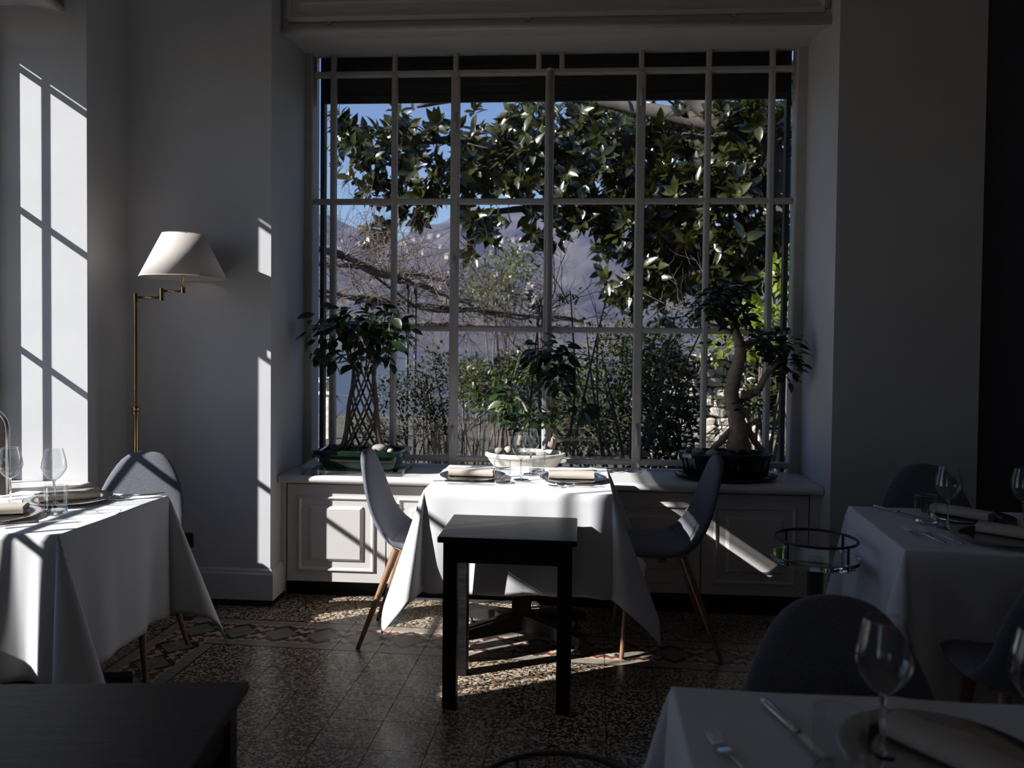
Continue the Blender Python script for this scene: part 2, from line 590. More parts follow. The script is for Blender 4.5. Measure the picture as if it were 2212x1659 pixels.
# ------------------------------------------------------------------ walls
CEIL = 3.75
def make_walls():
    OY = 4.70           # outer face
    # window wall: left of the window (behind the lamp), right of it, above it, below it
    mb = MB()
    mb.lim(-3.05, -1.52, WALL_Y, OY, -0.05, CEIL)
    struct('wall_front_left', mb, M['wall'])
    struct('wall_front_right', MB().lim(1.285, 1.97, WALL_Y, OY, -0.05, CEIL), M['wall'])
    struct('wall_front_top', MB().lim(-1.52, 1.285, 4.10, OY, 3.08, CEIL), M['wall'])
    struct('wall_front_bottom', MB().lim(-1.52, 1.285, 4.46, OY, -0.3, 0.63), M['wall'])
    struct('wall_front_recess', MB().lim(1.97, 4.0, 4.3, OY, -0.05, CEIL), M['wall_dark'])
    # left wall with its window opening (Y 1.80 .. 3.585)
    struct('wall_left_far', MB().lim(-3.05, LEFT_X, 3.585, WALL_Y, -0.05, CEIL), M['wall'])
    mb = MB()
    mb.add([(LEFT_X, 1.66, -.05), (-2.78, 1.75, -.05), (-2.84, 1.70, -.05), (-2.84, -1.35, -.05), (LEFT_X, -1.35, -.05),
            (LEFT_X, 1.66, CEIL), (-2.78, 1.75, CEIL), (-2.84, 1.70, CEIL), (-2.84, -1.35, CEIL), (LEFT_X, -1.35, CEIL)],
           [(4, 3, 2, 1, 0), (5, 6, 7, 8, 9), (0, 1, 6, 5), (1, 2, 7, 6), (2, 3, 8, 7), (3, 4, 9, 8), (4, 0, 5, 9)])
    struct('wall_left_near', mb, M['wall'])
    # opening for an unseen window, added behind the camera to let in fill light
    struct('wall_left_back', MB().lim(-3.05, LEFT_X, -3.6, -3.3, -0.05, CEIL), M['wall'])
    struct('wall_left_back_bottom', MB().lim(-3.05, LEFT_X, -3.3, -1.35, -0.05, 0.645), M['wall'])
    struct('wall_left_back_top', MB().lim(-3.05, LEFT_X, -3.3, -1.35, 3.02, CEIL), M['wall'])
    struct('wall_left_bottom', MB().lim(-2.84, LEFT_X, 1.66, 3.585, -0.05, 0.645), M['wall'])
    struct('wall_left_top', MB().lim(-2.84, -2.45, 1.66, 3.585, 3.05, CEIL), M['wall'])
    # the rest of the room behind and beside the camera
    struct('wall_right', MB().lim(4.0, 4.2, -3.6, OY, -0.05, CEIL), M['wall_dark'])
    struct('wall_back', MB().lim(-3.05, 4.2, -3.8, -3.6, -0.05, CEIL), M['room_dark'])
    struct('ceiling', MB().lim(-3.05, 4.2, -3.8, OY, CEIL, CEIL + 0.2), M['ceiling'])
    # window head boxes with moulded panels
    def head_box(name, m, x0, x1, zb):
        # local: x along the window, y into the room is negative, face at y = 0
        root = bpy.data.objects.new(name, None)
        COL.objects.link(root)
        root.matrix_world = m
        tag(root, kind='structure')
        b = MB().lim(x0, x1, 0.02, 0.45, zb + 0.035, CEIL)
        b.build('head_board', M['paint'], root)
        so = MB().add([(x0, 0.0, zb), (x1, 0.0, zb), (x1, 0.40, zb + 0.085), (x0, 0.40, zb + 0.085),
                       (x0, 0.0, zb + 0.035), (x1, 0.0, zb + 0.035), (x1, 0.40, zb + 0.12), (x0, 0.40, zb + 0.12)],
                      [(0, 1, 2, 3), (7, 6, 5, 4), (0, 4, 5, 1), (2, 6, 7, 3), (0, 3, 7, 4), (1, 5, 6, 2)])
        so.build('soffit', M['paint'], root)
        MB().tube([(x0, 0.004, zb + 0.018), (x1, 0.004, zb + 0.018)], 0.018, 8).build('bead_moulding', M['paint'], root, True)
        for k, (ins, zz, w) in enumerate(((0.035, 0.085, 0.022), (0.10, 0.165, 0.014))):
            a, c, z0, z1 = x0 + ins, x1 - ins, zb + zz, CEIL - 0.15 - ins
            y = 0.016
            fr = MB()
            for p0, p1 in (((a, y, z0), (c, y, z0)), ((c, y, z0), (c, y, z1)), ((a, y, z1), (c, y, z1)), ((a, y, z0), (a, y, z1))):
                fr.tube([p0, p1], w, 6, flat=1.0)
            fr.build('panel_moulding', M['paint'], root)
        MB().lim(x0 + 0.05, x1 - 0.05, 0.012, 0.03, zb + 0.10, CEIL - 0.2).build('head_panel', M['paint'], root)
        # small screw plates left on the board
        for fx in (0.09, 0.46, 0.83):
            MB().lim(x0 + (x1 - x0) * fx - 0.012, x0 + (x1 - x0) * fx + 0.012, 0.008, 0.021, zb + 0.055, zb + 0.078).build('screw_plate', M['frame'], root)
        return root
    head_box('trim_1', Matrix.Translation((0, 4.06, 0)), -1.52, 1.285, 2.968)
    # left wall: local x -> world Y, local y -> world -X
    head_box('trim_2', Matrix.Translation((-2.40, 0, 0)) @ Matrix.Rotation(PI / 2, 4, 'Z'), 1.75, 3.585, 2.905)
    # baseboards
    def base(name, pts, parent=None):
        h0, h1 = 0.032, 0.19
        root = bpy.data.objects.new(name, None)
        COL.objects.link(root)
        tag(root, kind='structure')
        def run(prof, mat, nm):
            b = MB()
            n = len(pts)
            rings = []
            for i, p in enumerate(pts):
                p = Vector((*p, 0))
                dirs = []
                if i > 0: dirs.append((p - Vector((*pts[i - 1], 0))).normalized())
                if i < n - 1: dirs.append((Vector((*pts[i + 1], 0)) - p).normalized())
                nr = Vector((0, 0, 0))
                for d in dirs: nr += Vector((d.y, -d.x, 0))
                nr.normalize()
                k = 1.0 / max(0.3, nr.dot(Vector((dirs[0].y, -dirs[0].x, 0))))
                rings.append([p + nr * (o * k) + Vector((0, 0, z)) for o, z in prof])
            vs = [q for r_ in rings for q in r_]
            K = len(prof)
            fs = [(i * K + j, (i + 1) * K + j, (i + 1) * K + (j + 1) % K, i * K + (j + 1) % K) for i in range(n - 1) for j in range(K)]
            fs += [tuple(range(K)), tuple((n - 1) * K + j for j in reversed(range(K)))]
            b.add(vs, fs)
            b.build(nm, mat, root)
        run([(-0.01, h0), (0.022, h0), (0.022, 0.163), (0.014, 0.172), (0.012, 0.182), (0.004, h1), (-0.01, h1)], M['wall'], 'skirting_board')
        run([(-0.01, 0), (0.02, 0), (0.02, h0), (-0.01, h0)], M['black_gap'], 'plinth_strip')
    base('baseboard_left', [(LEFT_X, 1.9), (LEFT_X, WALL_Y), (-1.52, WALL_Y), (-1.52, 4.08)])
    base('baseboard_right', [(1.285, 4.08), (1.285, WALL_Y), (1.97, WALL_Y), (1.97, 4.3)])
make_walls()

# ------------------------------------------------------------------ windows
def make_window(name, m, xs, top_xs, zs, x0, x1, z0, z1, fx0, fx1, centre=None, hinges=(), bw=0.032, bd=0.045, hb_=0.032):
    """local x along the wall, y outwards, z up; xs / zs are the glazing bar centres"""
    root = bpy.data.objects.new(name, None)
    COL.objects.link(root)
    root.matrix_world = m
    tag(root, kind='structure')
    F = M['frame']
    # fixed frame
    for a, b_, c, d in ((fx0, x0, z0 - 0.05, z1 + 0.09), (x1, fx1, z0 - 0.05, z1 + 0.09)):
        MB().bbox(((a + b_) / 2, 0.0, (c + d) / 2), (b_ - a, 0.09, d - c), 0.006, 1).build('window_jamb', F, root)
    MB().bbox(((x0 + x1) / 2, 0.0, z1 + 0.045), (x1 - x0, 0.08, 0.09), 0.006, 1).build('window_head', F, root)
    MB().bbox(((x0 + x1) / 2, 0.0, z0 - 0.015), (x1 - x0, 0.08, 0.03), 0.005, 1).build('bottom_rail', F, root)
    rows = [z0] + zs + [z1]
    def vbar(x, a, b_, w):
        t = MB()
        t.bbox((x, 0.0, (a + b_) / 2), (w, bd, b_ - a), 0.007, 1)
        t.build('glazing_bar', F, root)
    for i, x in enumerate(xs):
        w = 0.05 if (centre is not None and i in centre) else bw
        vbar(x, z0, zs[-1], w)
    for x in top_xs:
        vbar(x, zs[-1], z1, bw * 0.9)
    for z in zs:
        MB().bbox(((x0 + x1) / 2, 0.0015, z), (x1 - x0, bd * 0.92, hb_), 0.007, 1).build('glazing_bar', F, root)
    # panes
    cols = [x0] + xs + [x1]
    tcols = [x0] + top_xs + [x1]
    for r_ in range(len(rows) - 1):
        cc = tcols if r_ == len(rows) - 2 else cols
        for c in range(len(cc) - 1):
            q = MB()
            q.add([(cc[c], 0.006, rows[r_]), (cc[c + 1], 0.006, rows[r_]), (cc[c + 1], 0.006, rows[r_ + 1]), (cc[c], 0.006, rows[r_ + 1])], [(0, 1, 2, 3)])
            q.build('pane', M['pane'], root)
    for (x, z, ln) in hinges:
        hb = MB().tube([(x, -0.03, z - ln / 2), (x, -0.03, z + ln / 2)], 0.009, 8)
        hb.build('hinge_barrel', F, root, True)
    return root

ZS = [0.712, 1.443, 2.155, 2.868]
ZS1 = [0.698, 1.444, 2.169, 2.895]
w1 = make_window('window_1', Matrix.Translation((0, 4.48, 0)),
    [-1.364, -1.008, -0.657, -0.122, 0.388, 0.759, 1.105], [-1.364, -1.008, -0.657, -0.186, -0.056, 0.388, 0.759, 1.105],
    ZS1, -1.478, 1.227, 0.655, 3.014, -1.55, 1.32, (2, 3, 4),
    [(-0.657, 2.62, 0.09), (-0.657, 1.81, 0.09), (-0.657, 0.84, 0.09), (0.388, 2.74, 0.09), (0.388, 0.85, 0.12), (-0.122, 1.40, 0.08)])
# cremone bolt on the meeting stile
b = MB().tube([(-0.122, -0.032, 0.70), (-0.122, -0.032, 2.895)], 0.009, 8)
b.build('bolt_rod', M['frame'], w1, True)
MB().lathe([(0, 0), (0.02, 0.0), (0.022, 0.006), (0.012, 0.012), (0, 0.013)], 14, Matrix.Translation((-0.122, -0.032, 2.895))).build('bolt_knob', M['frame'], w1, True)
w2 = make_window('window_2', Matrix.Translation((-2.76, 0, 0)) @ Matrix.Rotation(PI / 2, 4, 'Z'),
    [1.90, 2.42, 2.94, 3.447], [1.90, 2.42, 2.94, 3.447], [0.712, 1.41, 2.075, 2.742], 1.82, 3.530, 0.68, 2.985, 1.75, 3.60, (), (), 0.017, 0.027, 0.029)

make_window('fill_window', Matrix.Translation((-2.76, 0, 0)) @ Matrix.Rotation(PI / 2, 4, 'Z'),  # unseen, added only to brighten the room from behind
    [-3.16, -2.60, -2.05, -1.48], [-3.16, -2.60, -2.05, -1.48], ZS, -3.26, -1.39, 0.68, 2.985, -3.3, -1.35, (), (), 0.017, 0.027, 0.029)
# marble sills
def sill(name, x0, x1, y0, y1, m, z=0.685, th=0.042):
    prof = [(y1, z - th), (y0 + 0.02, z - th)]
    for k in range(9):
        a = -PI / 2 - PI * k / 8
        prof.append((y0 + 0.021 + 0.021 * math.cos(a), z - th / 2 + th / 2 * math.sin(a)))
    prof.append((y1, z))
    n = len(prof)
    vs = [(x0, y, zz) for y, zz in prof] + [(x1, y, zz) for y, zz in prof]
    fs = [tuple(range(n)), tuple(range(2 * n - 1, n - 1, -1))] + [(i, (i + 1) % n, n + (i + 1) % n, n + i) for i in range(n)]
    return MB().add(vs, fs, m).build(name, M['sill'], None, 40)
o = sill('window_sill', -1.515, 1.28, 4.015, 4.48, Matrix.Identity(4), 0.66)
tag(o, 'long white marble sill over the cabinets below the big window', 'window sill')
o = sill('window_sill', 1.74, 3.58, 0.0, 0.50, Matrix.Translation((-2.255, 0, 0)) @ Matrix.Rotation(PI / 2, 4, 'Z'))
tag(o, 'white marble sill of the left window behind the sunlit table', 'window sill')

# roller shutters outside the glass
def shutter(name, label, m, x0, x1, z0, z1, seed):
    rnd = random.Random(seed)
    root = thing(name, label, 'shutter')
    root.matrix_world = m
    h = 0.052
    z = z0 + 0.05
    MB().bbox(((x0 + x1) / 2, 0, z0 + 0.024), (x1 - x0, 0.018, 0.048), 0.003, 1).build('bottom_bar', M['black_metal'], root)
    sl = MB().bbox(((x0 + x1) / 2, 0, 0), (x1 - x0, 0.011, h - 0.002), 0.002, 1).mesh('shutter_slat', M['black_metal'])
    k = 0
    while z < z1:
        link('shutter_slat', sl, root, (0, 0, z + h / 2))
        # hinge strip behind the joint, pierced by a few daylight slots
        st = MB()
        x = x0
        while x < x1:
            ln = rnd.uniform(0.05, 0.4)
            st.lim(x, min(x1, x + ln), 0.007, 0.010, z - 0.006, z + 0.006)
            x += ln + (rnd.choice((0.012, 0.02, 0.006)) if k in (2, 4, 5) else 0.0)
        st.build('hinge_strip', M['black_metal'], root)
        z += h
        k += 1
    for x in (x0 - 0.012, x1 + 0.012):
        MB().lim(x - 0.012, x + 0.012, -0.02, 0.03, 0.62, z1).build('guide_rail', M['black_metal'], root)
    return root
shutter('roller_shutter', 'black roller shutter drawn a little way down outside the big window', Matrix.Translation((0, 4.63, 0)), -1.46, 1.22, 2.775, 3.14, 3)
shutter('roller_shutter', 'black roller shutter outside the left window', Matrix.Translation((-2.89, 0, 0)) @ Matrix.Rotation(PI / 2, 4, 'Z'), 1.66, 3.58, 2.855, 3.25, 5)

# ------------------------------------------------------------------ cabinets under the big window
def cabinets():
    zb, zt = 0.084, 0.611
    yf = 4.07
    MB().lim(-1.52, 1.285, 4.17, 4.46, -0.01, 0.082).build('toe_kick', M['black_gap'])
    tag(bpy.data.objects['toe_kick'], 'black recessed plinth under the window cabinets', 'plinth')
    def door(x0, x1, knob, parent):
        w, h = x1 - x0, zt - zb - 0.008
        cx, cz = (x0 + x1) / 2, (zb + zt) / 2
        d = MB().bbox((cx, yf + 0.011, cz), (w - 0.006, 0.022, h), 0.002, 1).build('door', M['paint'], parent)
        # moulding frame
        ins = 0.062
        a, c, e, f = x0 + ins, x1 - ins, zb + ins, zt - ins - 0.004
        mo = MB()
        prof = [(0.0, 0.0), (0.004, -0.009), (0.010, -0.010), (0.016, -0.004), (0.020, 0.0)]
        ringpts = []
        for o, y in prof:
            ringpts.append([(a + o, yf + y, e + o), (c - o, yf + y, e + o), (c - o, yf + y, f - o), (a + o, yf + y, f - o)])
        vs = [p for r_ in ringpts for p in r_]
        fs = [(i * 4 + j, i * 4 + (j + 1) % 4, (i + 1) * 4 + (j + 1) % 4, (i + 1) * 4 + j) for i in range(len(prof) - 1) for j in range(4)]
        mo.add(vs, fs).build('moulding', M['paint'], d)
        # raised field
        ins2, sl = ins + 0.062, 0.014
        a, c, e, f = x0 + ins2, x1 - ins2, zb + ins2 * 0.95, zt - ins2 * 0.95
        vs = [(a, yf, e), (c, yf, e), (c, yf, f), (a, yf, f),
              (a + 0.001, yf - 0.005, e + 0.001), (c - 0.001, yf - 0.005, e + 0.001), (c - 0.001, yf - 0.005, f - 0.001), (a + 0.001, yf - 0.005, f - 0.001),
              (a + sl, yf - 0.013, e + sl), (c - sl, yf - 0.013, e + sl), (c - sl, yf - 0.013, f - sl), (a + sl, yf - 0.013, f - sl)]
        fs = [(j, (j + 1) % 4, 4 + (j + 1) % 4, 4 + j) for j in range(4)] + [(4 + j, 4 + (j + 1) % 4, 8 + (j + 1) % 4, 8 + j) for j in range(4)] + [(8, 9, 10, 11)]
        MB().add(vs, fs).build('raised_panel', M['paint'], d)
        if knob is not None:
            kx = x0 + 0.028 if knob < 0 else x1 - 0.028
            mt = Matrix.Translation((kx, yf, zt - 0.085)) @ Matrix.Rotation(PI / 2, 4, 'X')
            MB().lathe([(0, 0), (0.012, 0), (0.012, 0.003), (0.006, 0.006), (0.006, 0.014), (0.011, 0.018), (0.013, 0.024), (0.009, 0.030), (0, 0.031)], 16, mt).build('knob', M['brass'], d, True)
    def unit(x0, x1, doors, label):
        root = thing('window_cabinet', label, 'cabinet', group='cabinets under the window')
        c = MB()
        c.lim(x0, x1, yf + 0.030, 4.455, zb, zt)
        c.build('carcass', M['paint'], root)
        for d in doors:
            door(*d, root)
        return root
    xs = [-1.485, -0.948, -0.41, 0.135, 0.690, 1.228]
    a = unit(-1.485, -0.41, [(xs[0], xs[1], 1), (xs[1], xs[2], -1)], 'cream panelled cabinet at the left of the window, behind the left chair')
    b_ = unit(-0.41, 0.135, [(xs[2], xs[3], 1)], 'cream panelled cabinet hidden behind the centre table')
    c = unit(0.135, 1.228, [(xs[3], xs[4], 1), (xs[4], xs[5], -1)], 'cream panelled cabinet at the right of the window, mostly in shade')
    for nm, x0, x1, p in (('side_filler', -1.52, -1.488, a), ('side_filler', 1.231, 1.285, c)):
        MB().lim(x0, x1, yf + 0.002, 4.12, zb, 0.617).build(nm, M['paint'], p)
    MB().lim(-1.488, -0.41, yf + 0.012, 4.12, zt, 0.617).build('top_rail', M['black_gap'], a)
    MB().lim(0.135, 1.231, yf + 0.012, 4.12, zt, 0.617).build('top_rail', M['black_gap'], c)
cabinets()

#%%OBJECTS
# ------------------------------------------------------------------ chairs
def bez(pts, t):
    """Catmull-Rom through pts, t in 0..1"""
    n = len(pts) - 1
    f = min(max(t, 0.0), 1.0) * n
    i = min(int(f), n - 1)
    u = f - i
    p = [Vector(pts[max(0, min(n, i + k))]) for k in (-1, 0, 1, 2)]
    return 0.5 * ((2 * p[1]) + (-p[0] + p[2]) * u + (2 * p[0] - 5 * p[1] + 4 * p[2] - p[3]) * u * u + (-p[0] + 3 * p[1] - 3 * p[2] + p[3]) * u ** 3)

SHELL = [(0.215, 0.452), (0.14, 0.462), (0.02, 0.452), (-0.09, 0.447), (-0.165, 0.468), (-0.208, 0.535), (-0.238, 0.63), (-0.268, 0.745), (-0.30, 0.868)]
def shell_mesh(name, t0, t1):
    def width(t):
        w = 0.215 + 0.012 * math.sin(PI * min(1, t / 0.45))
        if t > 0.42:
            w = 0.222 - (t - 0.42) / 0.58 * 0.05
        if t < 0.16:
            q = 1 - t / 0.16
            w *= (1 - q ** 2.6) ** 0.45 if q < 1 else 0.0
        if t > 0.72:
            q = (t - 0.72) / 0.28
            w *= (1 - q ** 2.4) ** 0.5 if q < 1 else 0.0
        return max(w, 0.004)
    def cup(t):
        return 0.10 + 0.55 * math.exp(-((t - 0.52) / 0.16) ** 2)
    ns, ntt = 15, 22
    th = 0.021
    top, bot = [], []
    P = [(y, z, 0) for y, z in SHELL]
    ts = [t0 + (t1 - t0) * (0.5 - 0.5 * math.cos(PI * i / (ntt - 1))) if (t0 == 0 or t1 == 1) else t0 + (t1 - t0) * i / (ntt - 1) for i in range(ntt)]
    for t in ts:
        a, b = bez(P, t - 0.01), bez(P, t + 0.01)
        c = bez(P, t)
        tg = (b - a).normalized()
        nn = Vector((tg.y, -tg.x))           # towards the sitter
        if nn.y < 0 and t < 0.4: nn = -nn
        if t >= 0.4 and nn.x < 0: nn = -nn
        w = width(t)
        rt, rb = [], []
        for j in range(ns):
            s = -1 + 2 * j / (ns - 1)
            s = math.sin(s * PI / 2)
            x = s * w
            k = cup(t) * x * x * 1.4
            edge = (1 - abs(s) ** 4) ** 0.5
            ends = 1.0
            if t0 == 0: ends = min(ends, max(0.0, 1 - (1 - min(1, (t - t0) / 0.05)) ** 2) ** 0.5)
            if t1 == 1: ends = min(ends, max(0.0, 1 - (1 - min(1, (t1 - t) / 0.05)) ** 2) ** 0.5)
            h = th * edge * (0.25 + 0.75 * ends)
            base = Vector((x, c.x + nn.x * k, c.y + nn.y * k))
            nv = Vector((0, nn.x, nn.y))
            rt.append(base + nv * h)
            rb.append(base - nv * h)
        top.append(rt)
        bot.append(rb)
    mb = MB()
    vs, fs = [], []
    ring = 2 * ns - 2
    for rt, rb in zip(top, bot):
        vs += rt + rb[-2:0:-1]
    for i in range(len(top) - 1):
        for j in range(ring):
            k = (j + 1) % ring
            fs.append((i * ring + j, i * ring + k, (i + 1) * ring + k, (i + 1) * ring + j))
    for i in (0, len(top) - 1):
        for j in range(ns - 1):
            a = i * ring + j
            b = i * ring + j + 1
            c = i * ring + (ring - j - 1) if j + 1 <= ns - 2 else None
            d = i * ring + (ring - j) % ring
            if j == 0:
                fs.append((a, b, i * ring + ring - 1))
            elif j == ns - 2:
                fs.append((a, b, i * ring + ring - j))
            else:
                fs.append((a, b, i * ring + ring - j - 1, i * ring + ring - j))
    mb.add(vs, fs)
    me = mb.mesh(name, M['chair'], True)
    return me

def make_chair(label, loc, rz):
    root = thing('dining_chair', label, 'chair', loc, rz, 'grey upholstered dining chairs')
    link('seat', shell_mesh('seat', 0.0, 0.485), root)
    bk = link('backrest', shell_mesh('backrest', 0.478, 1.0), root)
    # piped seam where seat and back meet
    pts = []
    P = [(y, z, 0) for y, z in SHELL]
    c = bez(P, 0.482)
    for j in range(17):
        s = -1 + 2 * j / 16
        x = math.sin(s * PI / 2) * 0.200
        k = 0.62 * x * x * 1.4
        pts.append((x, c.x + 0.72 * k + 0.013 * (1 - abs(s) ** 4) ** 0.5, c.y + 0.68 * k + 0.013 * (1 - abs(s) ** 4) ** 0.5 + 0.002))
    MB().tube(pts, 0.0035, 6).build('seam_piping', M['chair'], bk, True)
    fr = MB()
    fr.bbox((0, -0.03, 0.422), (0.30, 0.036, 0.018), 0.004, 1)
    fr.bbox((0, 0.10, 0.424), (0.30, 0.036, 0.018), 0.004, 1)
    fr.bbox((0, -0.02, 0.424), (0.06, 0.30, 0.016), 0.004, 1)
    fr.build('seat_frame', M['wood'], root)
    for sx in (-1, 1):
        for ty, fy in ((-0.125, -0.285), (0.105, 0.145)):
            MB().tube([(sx * 0.135, ty, 0.437), (sx * 0.142, ty + (fy - ty) * 0.12, 0.385), (sx * 0.188, fy, 0.0)], [0.0165, 0.0165, 0.0095], 12).build('leg', M['wood'], root, 50)
    return root

FACE_R, FACE_L, FACE_IN, FACE_OUT = -PI / 2, PI / 2, 0.0, PI
chair0 = make_chair('sunlit grey chair with oak legs at the left of the centre table', (-0.635, 3.60, 0), FACE_R)
dup(chair0, (0.385, 3.61, 0), FACE_L + 0.03, 'shaded grey chair with oak legs at the right of the centre table')
dup(chair0, (-1.85, 3.09, 0), FACE_OUT + 0.10, 'grey chair with a striped shadow on its back, behind the left table')
dup(chair0, (1.50, 3.20, 0), FACE_OUT - 0.10, 'dark grey chair against the wall, behind the right table')
dup(chair0, (0.53, 1.34, 0), FACE_OUT - 0.05, 'dark grey chair tucked behind the foreground table')
dup(chair0, (1.34, 2.30, 0), -0.15, 'grey chair at the right edge of the photo, seen from behind')

# ------------------------------------------------------------------ tables, cloths
def make_table(label, cx, cy, sx, sy, ztop, rz, seed, feet=True):
    root = thing('dining_table', label, 'table', (cx, cy, 0), rz, 'pedestal dining tables')
    MB().bbox((0, 0, ztop - 0.018), (sx - 0.004, sy - 0.004, 0.03), 0.004, 1).build('tabletop', M['black_wood'], root)
    MB().bbox((0, 0, (ztop - 0.033 + 0.10) / 2), (0.085, 0.085, ztop - 0.033 - 0.10), 0.004, 1).build('column', M['black_wood'], root)
    L = min(sx, sy) * 0.5
    for a in (R(32), R(148)):
        m = Matrix.Rotation(a, 4, 'Z')
        f = MB()
        f.add([(-L, -0.03, 0.045), (L, -0.03, 0.045), (L, 0.03, 0.045), (-L, 0.03, 0.045),
               (-L, -0.03, 0.085), (0, -0.03, 0.125), (L, -0.03, 0.085), (L, 0.03, 0.085), (0, 0.03, 0.125), (-L, 0.03, 0.085)],
              [(3, 2, 1, 0), (0, 1, 6, 5, 4), (2, 3, 9, 8, 7), (4, 5, 8, 9), (5, 6, 7, 8), (0, 4, 9, 3), (1, 2, 7, 6)], m)
        fo = f.build('foot_beam', M['black_wood'], root)
        for s in (-1, 1):
            p = m @ Vector((s * (L - 0.03), 0, 0))
            MB().lathe([(0, 0), (0.024, 0), (0.024, 0.006), (0.008, 0.016), (0.006, 0.02), (0.006, 0.046), (0, 0.046)], 14, Matrix.Translation(p)).build('leveller', M['brass'] if s < 0 else M['black_metal'], fo, True)
    return root

def make_cloth(label, cx, cy, sx, sy, z, d, rz, seed, fin=0.36, amp=0.012, group='white tablecloths', xmin=-9, ymax=9):
    rnd = random.Random(seed)
    hx, hy = sx / 2 + 0.004, sy / 2 + 0.004
    def axis(h):
        a = [-h - d + d * i / 22 for i in range(22)]
        b = [-h + 2 * h * i / 26 for i in range(27)]
        c = [h + d * (i + 1) / 22 for i in range(22)]
        e = [-h - 0.004, -h + 0.004, h - 0.004, h + 0.004]
        return sorted(set(a + b + c + e))
    ph = [rnd.uniform(0, 6.28) for _ in range(8)]
    kf = [rnd.uniform(9, 13) for _ in range(4)]
    fins = [fin * rnd.uniform(0.85, 1.2) for _ in range(4)]
    sway = [rnd.uniform(-0.16, 0.16) for _ in range(4)]
    def out(q, t, side):
        """how far the hanging side stands off the table at depth q, position t along the side"""
        g = q / d
        h = hy if side < 2 else hx
        cf = 0.0
        for dd in (h - t, h + t):
            cf += 1.7 * amp * math.exp(-dd / 0.13) * math.sin(dd * (34 + 5 * math.sin(ph[side]))) * min(1, dd / 0.02)
        return 0.006 * min(1, q / 0.02) + g * (0.012 + cf + amp * math.sin(t * kf[side] + ph[side]) + amp * 0.6 * math.sin(t * kf[side] * 2.3 + ph[side + 4]))
    def crease(a, b):
        c = 0.0
        for w, s in ((a, 0.0028), (b, 0.0028), (a - hx * 0.55, 0.0016), (b + hy * 0.5, 0.0018)):
            c += s * math.exp(-(w / 0.005) ** 2)
        return c
    def fn(a, b):
        da, db = max(0.0, abs(a) - hx), max(0.0, abs(b) - hy)
        sa, sb = (1 if a > 0 else -1), (1 if b > 0 else -1)
        wob = 0.0012 * math.sin(a * 17 + ph[0]) * math.sin(b * 14 + ph[1])
        if da == 0 and db == 0:
            return Vector((a, b, z + crease(a, b) + wob))
        if db == 0:
            side = 0 if a > 0 else 1
            return Vector((sa * (hx + out(da, b, side) + crease(99, b)), b, z - da))
        if da == 0:
            side = 2 if b > 0 else 3
            return Vector((a, sb * (hy + out(db, a, side) + crease(a, 99)), z - db))
        r_ = math.hypot(da, db)
        th = math.atan2(db, da)
        ci = (0 if a > 0 else 1) + (0 if b > 0 else 2)
        env = math.sin(2 * th)
        o = r_ * fins[ci] * env ** 0.8
        s_ = r_ * (sway[ci] * env + 0.13 * math.sin(4 * th))
        oa = out(da, sb * hy, 0 if a > 0 else 1) * math.cos(th) ** 2
        ob = out(db, sa * hx, 2 if b > 0 else 3) * math.sin(th) ** 2
        dn = math.sqrt(max(0.0, r_ * r_ - o * o - s_ * s_))
        k = 0.70711
        x = sa * (hx + oa + o * k + s_ * k)
        y = sb * (hy + ob + o * k - s_ * k)
        return Vector((x, y, max(0.012, z - dn)))
    def held(a, b):
        # the linen lies against the wall or the cabinet where it would swing past it
        p = fn(a, b)
        p.x = max(p.x, xmin)
        p.y = min(p.y, ymax)
        return p
    mb = MB().grid(held, axis(hx), axis(hy))
    # double the sheet so the linen has thickness
    o = mb.build('tablecloth', M['cloth'], None, True)
    o.location = (cx, cy, 0)
    o.rotation_euler = (0, 0, rz)
    md = o.modifiers.new('thickness', 'SOLIDIFY')
    md.thickness = 0.0022
    md.offset = 1.0
    tag(o, label, 'tablecloth', group)
    return o

ZT = 0.742
make_table('black pedestal table under the sunlit cloth in front of the window', -0.2025, 3.615, 0.785, 0.66, ZT - 0.003, -0.012, 1)
make_cloth('bright sunlit white tablecloth on the centre table below the window', -0.2025, 3.615, 0.785, 0.66, ZT, 0.43, -0.012, 11, 0.34, ymax=0.43)
make_table('black pedestal table under the cloth at the left edge', -1.92, 2.72, 0.62, 0.64, ZT - 0.003, -0.03, 2)
make_cloth('white tablecloth half in sun on the left table', -1.92, 2.72, 0.62, 0.64, ZT, 0.475, -0.03, 25, 0.34, 0.014, xmin=-0.315)
make_table('dark pedestal table under the cloth by the right wall', 1.455, 2.80, 0.75, 0.66, ZT - 0.003, -0.09, 3)
make_cloth('shaded white tablecloth on the right table by the wall', 1.455, 2.80, 0.75, 0.66, ZT, 0.46, -0.09, 31, 0.30, 0.030)
make_table('pedestal table under the cloth in the right foreground', 0.585, 1.10, 0.78, 0.68, ZT - 0.003, -0.02, 4)
make_cloth('bluish shaded tablecloth on the foreground table at lower right', 0.585, 1.10, 0.78, 0.68, ZT, 0.40, -0.02, 47, 0.30)

